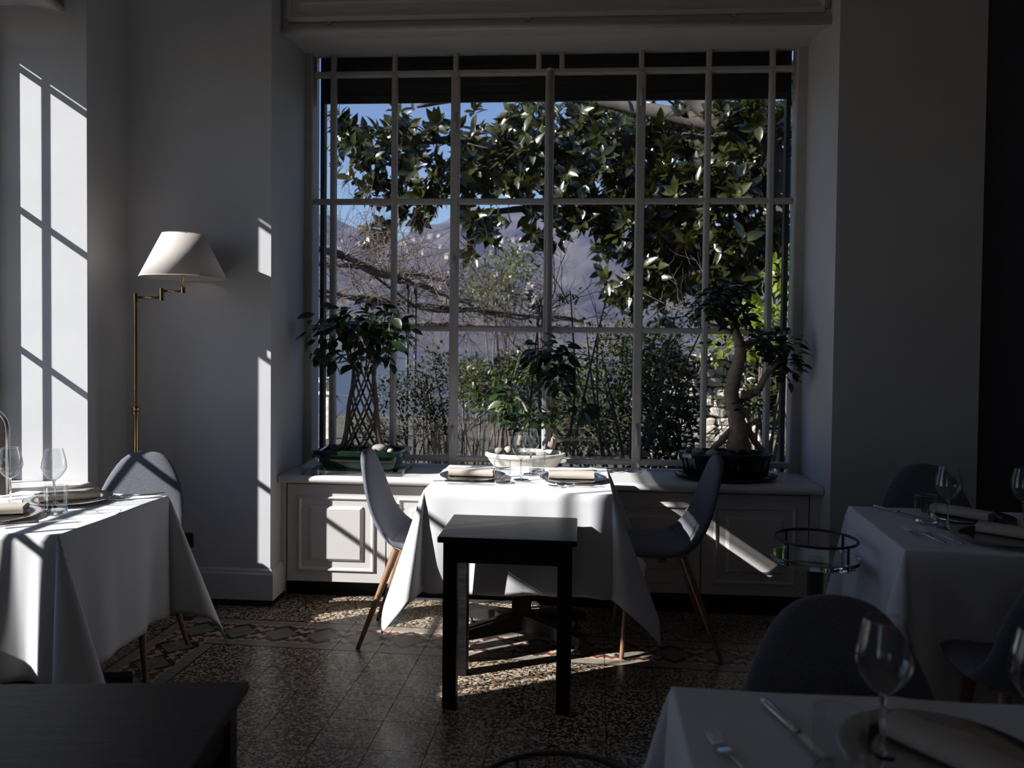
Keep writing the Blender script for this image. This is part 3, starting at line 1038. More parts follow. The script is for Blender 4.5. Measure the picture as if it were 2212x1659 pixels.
# ------------------------------------------------------------------ black service tables
def service_table(label, cx, cy, sx, sy, h, rz):
    root = thing('service_table', label, 'side table', (cx, cy, 0), rz, 'low black service tables')
    MB().bbox((0, 0, h - 0.011), (sx, sy, 0.022), 0.004, 2).build('top', M['black_wood'], root)
    ix, iy = sx / 2 - 0.045, sy / 2 - 0.045
    for a in (-1, 1):
        MB().bbox((0, a * (iy + 0.008), h - 0.062), (2 * ix, 0.02, 0.08), 0.002, 1).build('apron', M['black_wood'], root)
        MB().bbox((a * (ix + 0.008), 0, h - 0.062), (0.02, 2 * iy, 0.08), 0.002, 1).build('apron', M['black_wood'], root)
        for b_ in (-1, 1):
            MB().bbox((a * ix, b_ * iy, (h - 0.022) / 2), (0.052, 0.052, h - 0.022), 0.004, 1).build('leg', M['black_wood'], root)
    return root
service_table('low black wooden side table standing in front of the centre table', -0.215, 3.05, 0.515, 0.385, 0.652, -0.015)
service_table('low black wooden side table cut off in the lower left foreground', -0.925, 1.40, 0.56, 0.36, 0.65, 0.12)

# ------------------------------------------------------------------ glass stands with gallery ring
def stand(label, cx, cy, zd, part=True):
    root = thing('glass_stand', label, 'stand', (cx, cy, 0), 0.25, 'round glass stands')
    r0 = 0.150
    MB().lathe([(0.0, zd - 0.019), (r0 - 0.002, zd - 0.019), (r0, zd - 0.017), (r0, zd - 0.002), (r0 - 0.002, zd), (0.0, zd)], 56).build('glass_disc', M['disc_glass'], root, 40)
    MB().torus(0.139, 0.005, zd + 0.062, 56, 10).build('gallery_ring', M['black_metal'], root, True)
    for k in range(4):
        a = k * PI / 2 + 0.3
        p = Vector((0.139 * math.cos(a), 0.139 * math.sin(a), 0))
        MB().tube([p + Vector((0, 0, zd)), p + Vector((0, 0, zd + 0.062))], 0.0048, 8).build('post', M['black_metal'], root, True)
        MB().lathe([(0, zd - 0.026), (0.009, zd - 0.026), (0.009, zd + 0.005), (0, zd + 0.005)], 12, Matrix.Translation(p)).build('clamp', M['silver'], root, 40)
    MB().lathe([(0, 0.02), (0.0285, 0.02), (0.0285, zd - 0.0205), (0, zd - 0.0205)], 20).build('column', M['black_metal'], root, 40)
    MB().lathe([(0, 0), (0.15, 0), (0.15, 0.008), (0.05, 0.02), (0.03, 0.03), (0, 0.03)], 40).build('base', M['black_metal'], root, 40)
    return root
stand('black stand with a round glass shelf between window cabinets and right table', 0.893, 2.876, 0.62)
stand('black gallery ring of a stand cut off at the bottom edge', -0.005, 1.18, 0.62)

# ------------------------------------------------------------------ floor lamp
def lamp():
    root = thing('floor_lamp', 'brass swing-arm floor lamp with a pale conical shade by the wall', 'lamp', (-2.120, 3.722, 0))
    B = M['brass']
    MB().lathe([(0, 0), (0.125, 0), (0.128, 0.006), (0.126, 0.022), (0.118, 0.027), (0.03, 0.031), (0.02, 0.045), (0, 0.045)], 40).build('base', B, root, 40)
    MB().lathe([(0, 0.04), (0.0125, 0.04), (0.0125, 1.005), (0, 1.005)], 16).build('lower_pole', B, root, 40)
    MB().lathe([(0, 1.0), (0.019, 1.0), (0.021, 1.008), (0.016, 1.016), (0.020, 1.026), (0.018, 1.036), (0, 1.036)], 16).build('collar', B, root, 40)
    MB().lathe([(0, 1.03), (0.0085, 1.03), (0.0085, 1.56), (0, 1.56)], 14).build('upper_pole', B, root, 40)
    def joint(x, z0, z1):
        MB().lathe([(0, z0), (0.0125, z0), (0.0125, z1), (0, z1)], 14, Matrix.Translation((x, 0, 0))).build('pivot', B, root, 40)
    joint(0.0, 1.550, 1.592)
    MB().tube([(0.008, 0, 1.572), (0.127, 0, 1.572)], 0.0068, 10).build('arm', B, root, True)
    joint(0.133, 1.556, 1.617)
    MB().tube([(0.14, 0, 1.604), (0.238, 0, 1.604)], 0.0062, 10).build('arm', B, root, True)
    joint(0.242, 1.594, 1.622)
    MB().tube([(0.242, 0, 1.62), (0.242, 0, 1.80)], 0.0058, 10).build('stem', B, root, True)
    sh = MB()
    t = 0.0018
    sh.lathe([(0.200, 1.668), (0.0975, 1.880), (0.0975 - t, 1.880), (0.200 - t, 1.668)], 48, Matrix.Translation((0.242, 0, 0)), closed=True)
    s = sh.build('lampshade', M['shade'], root, True)
    for r_, z in ((0.1985, 1.669), (0.097, 1.879)):
        MB().torus(r_, 0.0018, z, 48, 6, Matrix.Translation((0.242, 0, 0))).build('rim_wire', M['shade'], s, True)
    sp = MB()
    for k in range(3):
        a = k * 2 * PI / 3
        sp.tube([(0.242, 0, 1.80), (0.242 + 0.097 * math.cos(a), 0.097 * math.sin(a), 1.878)], 0.0018, 5)
    sp.build('shade_carrier', B, s)
    MB().lathe([(0, 1.72), (0.016, 1.72), (0.02, 1.74), (0.03, 1.77), (0.03, 1.79), (0.02, 1.815), (0, 1.825)], 16, Matrix.Translation((0.242, 0.0, 0))).build('bulb', plain('frosted_bulb', (0.8, 0.78, 0.75), 0.4), root, True)
    # flex trailing over the floor
    rnd = random.Random(4)
    pts = [(0.12, 0.02, 0.01), (0.18, 0.06, 0.006), (0.24, 0.10, 0.006)]
    for k in range(26):
        a = k * 0.5
        pts.append((0.29 + 0.055 * math.cos(a + 2.5) + 0.0012 * k, 0.10 + 0.05 * math.sin(a + 2.5), 0.006 + 0.0009 * k))
    pts += [(0.20, 0.175, 0.02), (0.165, 0.19, 0.15), (0.16, 0.197, 0.29)]
    sm = [tuple(bez(pts, i / 150)) for i in range(151)]
    MB().tube(sm, 0.0042, 6).build('flex', M['rubber'], root, True)
lamp()

o = thing('wall_socket', 'small black square wall socket behind the left chair', 'socket', (-1.961, WALL_Y, 0.328))
MB().bbox((0, -0.006, 0), (0.066, 0.012, 0.076), 0.003, 1).build('plate', M['black_metal'], o)
MB().lathe([(0, 0), (0.006, 0.0), (0.006, -0.002), (0, -0.002)], 10, Matrix.Translation((0, -0.012, 0.012)) @ Matrix.Rotation(PI / 2, 4, 'X')).build('pin_hole', M['rubber'], o)

# framed dark panel standing on the left sill
o = thing('framed_panel', 'dark glossy panel with a pale rounded rim on the left window sill', 'panel', (-2.60, 3.25, 0.687), 0.0)
def arch(w, h, r_, n=8):
    pts = [(-w / 2, 0.0), (w / 2, 0.0)]
    for k in range(n + 1):
        a = PI / 2 * k / n
        pts.append((w / 2 - r_ + r_ * math.cos(a), h - r_ + r_ * math.sin(a)))
    for k in range(n + 1):
        a = PI / 2 + PI / 2 * k / n
        pts.append((-w / 2 + r_ + r_ * math.cos(a), h - r_ + r_ * math.sin(a)))
    return pts
q = Matrix.Rotation(PI / 2, 4, 'X')
MB().prism(arch(0.33, 0.365, 0.09), -0.012, 0.012, q).build('back_board', plain('dark_brown_lacquer', (0.02, 0.012, 0.010), 0.2), o, 40)
MB().tube([(x, 0.0, z) for x, z in arch(0.335, 0.37, 0.09)[1:] + arch(0.335, 0.37, 0.09)[:1]], 0.011, 8).build('rim', plain('pale_metal_rim', (0.45, 0.46, 0.46), 0.3, metal=1.0), o, True)

# ------------------------------------------------------------------ tableware
def charger():
    return MB().lathe([(0, 0.0), (0.10, 0.0), (0.112, 0.003), (0.150, 0.0085), (0.1525, 0.0095), (0.1525, 0.0115), (0.149, 0.012), (0.113, 0.0065), (0.104, 0.0038), (0.10, 0.0032), (0, 0.0032)], 64)
CH = charger().mesh('charger_plate', M['silver'], 40)
def wine_meshes():
    bowl = [(0.0045, 0.098), (0.012, 0.101), (0.024, 0.112), (0.0365, 0.130), (0.0415, 0.143), (0.0418, 0.150), (0.0395, 0.170), (0.0345, 0.192), (0.0298, 0.212)]
    P = [(r_, z, 0) for r_, z in bowl]
    fine = [(v.x, v.y) for v in (bez(P, i / 28) for i in range(29))]
    b = MB().lathe([(0, 0.0975)] + fine, 40).mesh('bowl', M['bowl_glass'], True)
    rim = MB().torus(0.0298, 0.0006, 0.212, 40, 6).mesh('rim', M['glass'], True)
    st = MB().lathe([(0, 0.003), (0.0085, 0.004), (0.005, 0.012), (0.0038, 0.03), (0.0036, 0.075), (0.0046, 0.092), (0.0065, 0.0975), (0, 0.0975)], 16).mesh('stem', M['glass'], True)
    ft = MB().lathe([(0, 0), (0.0345, 0), (0.0350, 0.0012), (0.03, 0.0022), (0.012, 0.004), (0, 0.0055)], 40).mesh('foot', M['glass'], True)
    return b, rim, st, ft
WG = wine_meshes()
def wine(label, x, y, z, s=1.0):
    root = thing('wine_glass', label, 'wine glass', (x, y, z), 0, 'wine glasses')
    b = link('bowl', WG[0], root)
    link('rim', WG[1], b)
    link('stem', WG[2], root)
    link('foot', WG[3], root)
    root.scale = (s, s, s)
    return root
TW = MB().lathe([(0, 0.008), (0.0355, 0.008), (0.0368, 0.012), (0.0372, 0.05), (0.0375, 0.096)], 36).mesh('wall', M['bowl_glass'], True)
TB = MB().lathe([(0, 0), (0.034, 0), (0.0365, 0.003), (0.0365, 0.009), (0.034, 0.0115), (0, 0.011)], 36).mesh('thick_base', M['glass'], 40)
TR = MB().torus(0.0375, 0.0007, 0.096, 36, 6).mesh('rim', M['glass'], True)
def tumbler(label, x, y, z):
    root = thing('tumbler', label, 'glass', (x, y, z), 0, 'water tumblers')
    link('wall', TW, root)
    link('thick_base', TB, root)
    link('rim', TR, root)
    return root
def plate(label, x, y, z):
    o = link('charger_plate', CH, None, (x, y, z))
    return tag(o, label, 'plate', 'silver charger plates')
def napkin(label, x, y, z, rz, ln=0.205, wd=0.078, n=3):
    """a linen napkin folded into a flat roll: spiral section, extruded"""
    sec = []
    h = 0.033
    tk = 0.0036
    lay = 4
    # a flattened spiral
    path = []
    for k in range(0, lay * 16 + 1):
        a = 2 * PI * k / 16
        q = 1 - 0.20 * (k / 16)
        path.append((wd / 2 * q * (abs(math.cos(a)) ** 0.45) * (1 if math.cos(a) >= 0 else -1), h / 2 + h / 2 * q * math.sin(a)))
    mb = MB()
    xs = [-ln / 2 + ln * i / 6 for i in range(7)]
    def fnn(side):
        vs = []
        for i, xx in enumerate(xs):
            for j, (yy, zz) in enumerate(path):
                p0, p1 = path[max(0, j - 1)], path[min(len(path) - 1, j + 1)]
                dx, dy = p1[0] - p0[0], p1[1] - p0[1]
                l = math.hypot(dx, dy) or 1
                w = 1 + 0.02 * math.sin(xx * 40 + j)
                e = 0.0016 * math.sin(j * 1.7)
                vs.append((xx + (e if i in (0, 6) else 0), (yy - side * tk / 2 * dy / l) * w, max(0.0, (zz + side * tk / 2 * dx / l)) * (1 - 0.05 * abs(xx / ln))))
        return vs
    K = len(path)
    va, vb = fnn(1), fnn(-1)
    fs = []
    n_ = len(va)
    for i in range(len(xs) - 1):
        for j in range(K - 1):
            fs.append((i * K + j, (i + 1) * K + j, (i + 1) * K + j + 1, i * K + j + 1))
            fs.append((n_ + i * K + j, n_ + i * K + j + 1, n_ + (i + 1) * K + j + 1, n_ + (i + 1) * K + j))
    for i in (0, len(xs) - 1):
        for j in range(K - 1):
            fs.append((i * K + j, i * K + j + 1, n_ + i * K + j + 1, n_ + i * K + j))
    for j in (0, K - 1):
        for i in range(len(xs) - 1):
            fs.append((i * K + j, n_ + i * K + j, n_ + (i + 1) * K + j, (i + 1) * K + j))
    mb.add(va + vb, fs)
    o = mb.build('napkin', M['napkin'], None, 60, (x, y, z))
    o.rotation_euler = (0, 0, rz)
    return tag(o, label, 'napkin', 'folded linen napkins')
def fork_meshes():
    hd = MB().tube([(0, -0.10, 0.004), (0, -0.09, 0.0045), (0, -0.05, 0.0055), (0, 0.0, 0.008), (0, 0.035, 0.006)], [0.003, 0.0068, 0.0052, 0.0028, 0.0032], 10, flat=0.42).mesh('handle', M['silver'], True)
    nk = MB().grid(lambda u, v: Vector(((u - .5) * (0.007 + 0.015 * min(1, v * 2.2)) , 0.030 + v * 0.03, 0.0062 - 0.010 * math.sin(PI * (0.15 + 0.5 * v)) * 0.35)), [0, .25, .5, .75, 1], [0, .2, .4, .6, .8, 1]).mesh('neck', M['silver'], True)
    ti = MB()
    t1 = MB().tube([(0, 0.058, 0.0030), (0, 0.075, 0.0026), (0, 0.092, 0.005), (0, 0.104, 0.0085)], [0.0017, 0.0016, 0.0014, 0.0008], 6).mesh('tine', M['silver'], True)
    return hd, nk, t1
FK = fork_meshes()
def fork(label, x, y, z, rz):
    root = thing('fork', label, 'fork', (x, y, z), rz, 'silver forks')
    link('handle', FK[0], root)
    link('neck', FK[1], root)
    for k in range(4):
        link('tine', FK[2], root, ((k - 1.5) * 0.0062, 0, 0))
    return root
def knife_meshes():
    hd = MB().tube([(0, -0.115, 0.0065), (0, -0.11, 0.0065), (0, -0.10, 0.0065), (0, -0.05, 0.006), (0, -0.012, 0.006), (0, 0.0, 0.006)], [0.004, 0.0085, 0.0092, 0.0072, 0.0062, 0.0075], 12, flat=0.62).mesh('handle', M['silver'], True)
    out = [(-0.006, 0.0), (0.0065, 0.0), (0.0085, 0.03), (0.009, 0.075), (0.007, 0.098), (0.001, 0.112), (-0.0055, 0.095), (-0.006, 0.05)]
    bl = MB().prism(out, 0.0045, 0.0062).mesh('blade', M['silver'])
    return hd, bl
KN = knife_meshes()
def knife(label, x, y, z, rz):
    root = thing('table_knife', label, 'knife', (x, y, z), rz, 'silver table knives')
    link('handle', KN[0], root)
    link('blade', KN[1], root)
    return root
z = ZT + 0.0078
zp = z + 0.0045
# centre table
plate('silver charger plate on the centre table, left setting', -0.433, 3.595, z)
plate('silver charger plate on the centre table, right setting', 0.028, 3.59, z)
napkin('folded beige napkin on the left charger of the centre table', -0.44, 3.60, zp, -0.02)
napkin('folded beige napkin on the right charger of the centre table', 0.02, 3.59, zp, 0.02)
wine('wine glass at the middle of the centre table, nearer the camera', -0.208, 3.545, z)
wine('wine glass at the middle of the centre table, nearer the window', -0.172, 3.70, z)
tumbler('water tumbler beside the left charger of the centre table', -0.287, 3.475, z)
tumbler('water tumbler at the back of the centre table, behind the glasses', -0.143, 3.775, z)
fork('fork behind the left charger of the centre table', -0.40, 3.825, z, FACE_R + 0.06)
fork('second fork behind the left charger, touching the window side', -0.38, 3.852, z, FACE_R - 0.05)
knife('knife lying in front of the left charger of the centre table', -0.43, 3.425, z, FACE_R - 0.06)
fork('fork lying in front of the right charger, nearer the camera', 0.02, 3.405, z, FACE_L + 0.10)
fork('fork lying in front of the right charger, nearer the plate', 0.055, 3.432, z, FACE_L + 0.08)
knife('knife behind the right charger of the centre table', 0.03, 3.79, z, FACE_L + 0.04)
# left table
plate('silver charger plate on the left table, window side', -1.905, 2.875, z)
plate('silver charger plate cut by the left edge of the photo', -1.985, 2.575, z)
napkin('folded napkin on the window-side charger of the left table', -1.90, 2.875, zp, 0.55)
napkin('folded napkin on the charger cut by the left edge', -2.0, 2.60, zp, 0.35)
wine('wine glass in the middle of the left table', -1.885, 2.76, z)
wine('wine glass at the left edge of the photo', -2.066, 2.775, z)
tumbler('water tumbler standing in sun on the left table', -1.81, 2.66, z)
fork('fork beside the window-side charger of the left table', -1.70, 2.945, z, 2.25)
fork('fork crossing the other one on the left table', -1.675, 2.965, z, 2.45)
knife('knife near the front corner of the left table', -1.765, 2.505, z, -1.0)
knife('knife behind the charger plates at the left table end', -2.085, 2.93, z, 2.2)
# right table
plate('silver charger plate on the right table, wall side', 1.463, 2.975, z)
plate('silver charger plate on the right table, near side', 1.42, 2.655, z)
napkin('rolled napkin on the wall-side charger of the right table', 1.44, 2.97, zp, -0.85, 0.2, 0.07)
napkin('rolled napkin on the near charger of the right table', 1.46, 2.68, zp, -0.7, 0.2, 0.07)
wine('wine glass on the right table in front of the chair', 1.31, 2.80, z)
wine('wine glass cut by the right edge of the photo', 1.56, 2.80, z)
tumbler('water tumbler on the right table', 1.275, 2.885, z)
knife('knife beside the wall-side charger of the right table', 1.235, 3.02, z, 3.6)
fork('left one of two forks at the corner of the right table', 1.175, 2.665, z, 0.25)
fork('right one of two forks at the corner of the right table', 1.225, 2.655, z, 0.28)
fork('fork beyond the chargers on the right table', 1.68, 2.99, z, 2.6)
# foreground table
plate('large silver charger plate on the foreground table', 0.575, 1.215, z)
napkin('rolled napkin on the foreground charger plate', 0.585, 1.215, zp, -0.95, 0.2, 0.07)
wine('blurred wine glass in the foreground', 0.485, 1.225, z)
wine('blurred wine glass at the right edge of the foreground', 0.70, 1.20, z)
tumbler('blurred water tumbler in the foreground', 0.40, 1.16, z)
knife('knife beside the foreground charger plate', 0.375, 1.28, z, 3.38)
fork('fork at the left of the foreground table', 0.26, 1.17, z, 0.25)

#%%PLANTS
# ------------------------------------------------------------------ plants: shared tools
def spot(px, py, Y):
    """a point at depth Y, taken from where the photograph shows it"""
    yaw, pitch, roll = R(4.1), R(1.45), 0.0105
    f = Vector((-math.sin(yaw) * math.cos(pitch), math.cos(yaw) * math.cos(pitch), -math.sin(pitch)))
    r = f.cross(Vector((0, 0, 1))).normalized()
    u = r.cross(f)
    r2 = math.cos(roll) * r + math.sin(roll) * u
    u2 = -math.sin(roll) * r + math.cos(roll) * u
    d = f * 1700 + r2 * (px - 1106) - u2 * (py - 778.5)
    return Vector((0, 0, 1.38)) + d * (Y / d.y)

def leaf_arrays(L, W, fold=0.25, curl=0.15, seg=4):
    """a pointed leaf along +Y, folded on its midrib and curled downwards"""
    vs, fs = [], []
    for i in range(seg + 1):
        t = i / seg
        w = W / 2 * (math.sin(PI * t ** 0.85)) ** 0.8 if 0 < t < 1 else 0.0
        y = L * t
        zc = -curl * L * t * t
        vs += [(-w, y, zc + fold * w), (0, y, zc), (w, y, zc + fold * w)]
    for i in range(seg):
        a = i * 3
        fs += [(a, a + 1, a + 4, a + 3), (a + 1, a + 2, a + 5, a + 4)]
    return np.array(vs), fs

def leaf_mesh(name, L, W, mat, fold=0.25, curl=0.15, seg=4):
    vs, fs = leaf_arrays(L, W, fold, curl, seg)
    me = bpy.data.meshes.new(name)
    me.from_pydata([tuple(v) for v in vs], [], fs)
    me.polygons.foreach_set('use_smooth', [True] * len(me.polygons))
    me.materials.append(mat)
    return me

def frame_for(direction, normal, roll_=0.0):
    y = direction.normalized()
    x = y.cross(normal)
    if x.length < 1e-4:
        x = y.orthogonal()
    x.normalize()
    z_ = x.cross(y)
    m = Matrix((x, y, z_)).transposed()
    return m @ Matrix.Rotation(roll_, 3, 'Y')

def leaf_object(name, me, parent, p, rot3, s):
    o = bpy.data.objects.new(name, me)
    COL.objects.link(o)
    o.parent = parent
    o.location = p
    o.rotation_euler = rot3.to_euler()
    o.scale = (s, s, s)
    return o

def leaf_cloud(name, items, L, W, mat, parent, fold=0.25, curl=0.15, seg=3):
    """many leaves joined into one part; items = [(pos, rot3, scale)]"""
    vs, fs = leaf_arrays(L, W, fold, curl, seg)
    k = len(vs)
    V = np.zeros((len(items) * k, 3))
    for i, (p, r3, s) in enumerate(items):
        V[i * k:(i + 1) * k] = (vs * s) @ np.array(r3).T + np.array(p)
    F = [tuple(j + i * k for j in f) for i in range(len(items)) for f in fs]
    me = bpy.data.meshes.new(name)
    me.from_pydata(V.tolist(), [], F)
    me.polygons.foreach_set('use_smooth', [True] * len(me.polygons))
    me.materials.append(mat)
    o = link(name, me, parent)
    return tag(o, kind='stuff')

def in_blob(rnd, blobs, shell=0.5):
    tot = sum(b[1][0] * b[1][1] * b[1][2] for b in blobs)
    q = rnd.uniform(0, tot)
    for c, r_ in blobs:
        q -= r_[0] * r_[1] * r_[2]
        if q <= 0:
            break
    d = Vector((rnd.gauss(0, 1), rnd.gauss(0, 1), rnd.gauss(0, 1))).normalized()
    s = rnd.random() ** shell
    p = Vector((c[0] + d.x * r_[0] * s, c[1] + d.y * r_[1] * s, c[2] + d.z * r_[2] * s))
    return p, d, Vector(c)

M['ficus'] = leaf_mat('ficus_leaf', (0.010, 0.020, 0.011), (0.022, 0.040, 0.019), 0.28, 0.12, (0.05, 0.12, 0.02), 14)
M['ficus_bright'] = leaf_mat('sunlit_ficus_leaf', (0.032, 0.060, 0.016), (0.065, 0.105, 0.028), 0.3, 0.22, (0.10, 0.17, 0.03), 14)  # paler copy of the ficus leaf, sunlight painted into its green
M['bark_pale'] = plain('pale_ficus_bark', (0.26, 0.21, 0.17), 0.85, var=0.3, vscale=30, bmp=0.5, bscale=50)
M['bark_grey'] = plain('braided_stem_bark', (0.10, 0.08, 0.065), 0.8, var=0.3, vscale=40, bmp=0.3, bscale=60)
M['soil'] = plain('gritty_soil', (0.05, 0.038, 0.03), 0.95, var=0.5, vscale=120, bmp=0.8, bscale=120)
M['stone_grey'] = plain('grey_pebble', (0.24, 0.225, 0.21), 0.7, var=0.3, vscale=30, bmp=0.2, bscale=60)
M['stone_pale'] = plain('pale_pebble', (0.42, 0.38, 0.33), 0.7, var=0.25, vscale=24, bmp=0.2, bscale=60)
M['green_glaze'] = plain('green_glazed_ceramic', (0.007, 0.022, 0.013), 0.15, var=0.5, vscale=25, coat=0.3)
M['white_glaze'] = plain('cream_glazed_ceramic', (0.66, 0.62, 0.56), 0.3, var=0.04, vscale=10)
M['dark_glaze'] = plain('black_glazed_ceramic', (0.008, 0.008, 0.010), 0.14, var=0.3, vscale=20)

def leaves_on(root, rnd, blobs, n, L, W, mats, droop=0.35, shell=0.45, jitter=0.6):
    meshes = [leaf_mesh('leaf', L * k, W * k, mats[i % len(mats)], 0.22, 0.16) for i, k in enumerate((1.0, 0.85, 1.12, 0.95))]
    for i in range(n):
        p, d, c = in_blob(rnd, blobs, shell)
        dirv = Vector((d.x, d.y, d.z * 0.4 - droop)) + Vector((rnd.gauss(0, jitter), rnd.gauss(0, jitter), rnd.gauss(0, jitter * 0.6)))
        nrm = Vector((rnd.gauss(0, 0.45), rnd.gauss(-0.35, 0.45), 1.0))
        p = p - root.location
        leaf_object('leaf', rnd.choice(meshes), root, p, frame_for(dirv, nrm), rnd.uniform(0.7, 1.15))

def branch_parts(root, rnd, paths, mat, name='branch', n=8):
    for pts, rad in paths:
        pts = [Vector(p) - root.location for p in pts]
        k = max(6, len(pts) * 5)
        sm = [bez(pts, i / k) for i in range(k + 1)]
        rr = []
        m_ = len(rad) - 1
        for i in range(k + 1):
            f = i / k * m_
            a = min(int(f), m_ - 1)
            rr.append(rad[a] + (rad[a + 1] - rad[a]) * (f - a))
        sm = [p + Vector((rnd.gauss(0, 1), rnd.gauss(0, 1), rnd.gauss(0, 1))) * (0.06 * r_) for p, r_ in zip(sm, rr)]
        MB().tube(sm, rr, n).build(name, mat, root, True)

def stone(label, p, size, mat, seed, rz=0.0):
    rnd = random.Random(seed)
    bm = bmesh.new()
    bmesh.ops.create_icosphere(bm, subdivisions=3, radius=1.0)
    k = [rnd.uniform(0, 6) for _ in range(4)]
    for v in bm.verts:
        c = v.co
        w = 1 + 0.07 * math.sin(c.x * 2.1 + k[0]) + 0.06 * math.sin(c.y * 2.7 + k[1]) + 0.05 * math.sin(c.z * 3 + k[2])
        v.co = Vector((c.x * size[0] * w, c.y * size[1] * w, c.z * size[2] * w))
    mb = MB()
    mb.frombm(bm)
    bm.free()
    o = mb.build('stone', mat, None, True, p)
    o.rotation_euler = (0, 0, rz)
    return tag(o, label, 'stone', 'stones lying in the plant pots')

def ellipse_lathe(prof, sx, sy, n=48):
    return MB().lathe(prof, n, Matrix.Diagonal((sx, sy, 1, 1)))

# ------------------------------------------------------------------ plant 1: braided ficus in the green tray pot
def plant_one():
    rnd = random.Random(101)
    c = Vector((-1.112, 4.22, 0.668))  # sill plants pushed back by scaling positions about the camera, entered as constants
    root = thing('potted_ficus', 'braided-stem ficus in a rectangular green pot at the left of the sill', 'plant', c)
    # pot: flared rectangle with lip and feet
    def ring(hx, hy, z_, r_=0.03, n=5):
        pts = []
        for qx, qy, a0 in ((1, 1, 0), (-1, 1, PI / 2), (-1, -1, PI), (1, -1, 1.5 * PI)):
            for k in range(n):
                a = a0 + PI / 2 * k / (n - 1)
                pts.append((qx * (hx - r_) + r_ * math.cos(a), qy * (hy - r_) + r_ * math.sin(a), z_))
        return pts
    rings = [ring(0.19, 0.10, 0.018), ring(0.20, 0.108, 0.028), ring(0.215, 0.118, 0.085), ring(0.242, 0.138, 0.092), ring(0.246, 0.14, 0.112), ring(0.236, 0.132, 0.116), ring(0.212, 0.112, 0.108), ring(0.205, 0.106, 0.07)]
    vs = [p for r_ in rings for p in r_]
    n = len(rings[0])
    fs = [(i * n + j, i * n + (j + 1) % n, (i + 1) * n + (j + 1) % n, (i + 1) * n + j) for i in range(len(rings) - 1) for j in range(n)]
    fs.append(tuple(range(n - 1, -1, -1)))
    pot = MB().add(vs, fs).build('pot', M['green_glaze'], root, 45)
    for sx in (-1, 1):
        for sy in (-1, 1):
            MB().bbox((sx * 0.15, sy * 0.075, 0.009), (0.06, 0.03, 0.018), 0.003, 1).build('pot_foot', M['green_glaze'], pot)
    MB().grid(lambda u, v: Vector(((u - .5) * 0.41, (v - .5) * 0.212, 0.096 + 0.012 * math.sin(u * PI) * math.sin(v * PI) + 0.002 * math.sin(u * 60) * math.sin(v * 47))), [i / 24 for i in range(25)], [i / 14 for i in range(15)]).build('soil', M['soil'], root, True)
    # lattice of grafted stems
    z0, z1 = 0.10, 0.56
    def node(a, z_):
        t = (z_ - z0) / (z1 - z0)
        r_ = 0.098 - 0.040 * t + 0.03 * max(0, 0.2 - t)
        return Vector((r_ * math.cos(a), 0.6 * r_ * math.sin(a), z_))
    for k in range(7):
        for s in (-1, 1):
            a0 = 2 * PI * k / 7
            pts = [node(a0 + s * 2.6 * i / 14, z0 + (z1 - z0) * i / 14) for i in range(15)]
            MB().tube(pts, [0.0068 - 0.0022 * i / 14 for i in range(15)], 7).build('braided_stem', M['bark_grey'], root, True)
    for sx, w in ((-1, 0.012), (1, 0.013)):
        pts = [Vector((sx * 0.165, -0.01, 0.098)), Vector((sx * 0.11, -0.02, 0.13)), Vector((sx * 0.085, -0.03, 0.22)), Vector((sx * 0.075, -0.02, 0.36)), Vector((sx * 0.055, 0.0, 0.52)), Vector((sx * 0.10, 0.0, 0.66))]
        MB().tube([bez(pts, i / 24) for i in range(25)], [w * (1.5 - 0.9 * i / 24) for i in range(25)], 8).build('main_stem', M['bark_grey'], root, True)
    paths = []
    for k in range(12):
        a = 2 * PI * k / 12
        e = c + Vector((0.2 * math.cos(a), 0.1 * math.sin(a), rnd.uniform(0.6, 0.86)))
        paths.append(([c + Vector((0.03 * math.cos(a), 0.03 * math.sin(a), 0.52)), c + Vector((0.10 * math.cos(a), 0.06 * math.sin(a), 0.60)), e], [0.005, 0.004, 0.002]))
    branch_parts(root, rnd, paths, M['bark_grey'], 'branch', 6)
    blobs = [((-1.155, 4.22, 1.48), (0.255, 0.12, 0.14)), ((-0.975, 4.22, 1.45), (0.135, 0.11, 0.13)), ((-1.32, 4.22, 1.41), (0.12, 0.10, 0.16)), ((-1.13, 4.20, 1.31), (0.26, 0.10, 0.10))]
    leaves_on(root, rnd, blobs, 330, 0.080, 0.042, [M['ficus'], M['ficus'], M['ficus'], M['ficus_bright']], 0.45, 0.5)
    tr = thing('plastic_tray', 'clear shallow plastic tray under the green pot', 'tray', (-1.132, 4.205, 0.661))
    MB().lim(-0.27, 0.27, -0.16, 0.16, 0.0, 0.003).build('tray_floor', M['plastic'], tr)
    rim = MB()
    rings = [ring(0.265, 0.155, 0.001, 0.03), ring(0.285, 0.172, 0.042, 0.035), ring(0.292, 0.178, 0.043, 0.035)]
    vs = [p for r_ in rings for p in r_]
    fs = [(i * n + j, i * n + (j + 1) % n, (i + 1) * n + (j + 1) % n, (i + 1) * n + j) for i in range(2) for j in range(n)]
    MB().add(vs, fs).build('tray_wall', M['plastic'], tr, 45)
    stone('smooth grey oval stone in the green pot', c + Vector((0.10, -0.055, 0.124)), (0.048, 0.03, 0.022), M['stone_grey'], 1, -0.1)
    stone('small dark pebble leaning on the oval stone in the green pot', c + Vector((0.075, -0.088, 0.114)), (0.017, 0.012, 0.013), M['stone_grey'], 2)
    stone('reddish pebble at the right of the green pot', c + Vector((0.162, -0.06, 0.112)), (0.018, 0.014, 0.012), M['stone_pale'], 3)
plant_one()

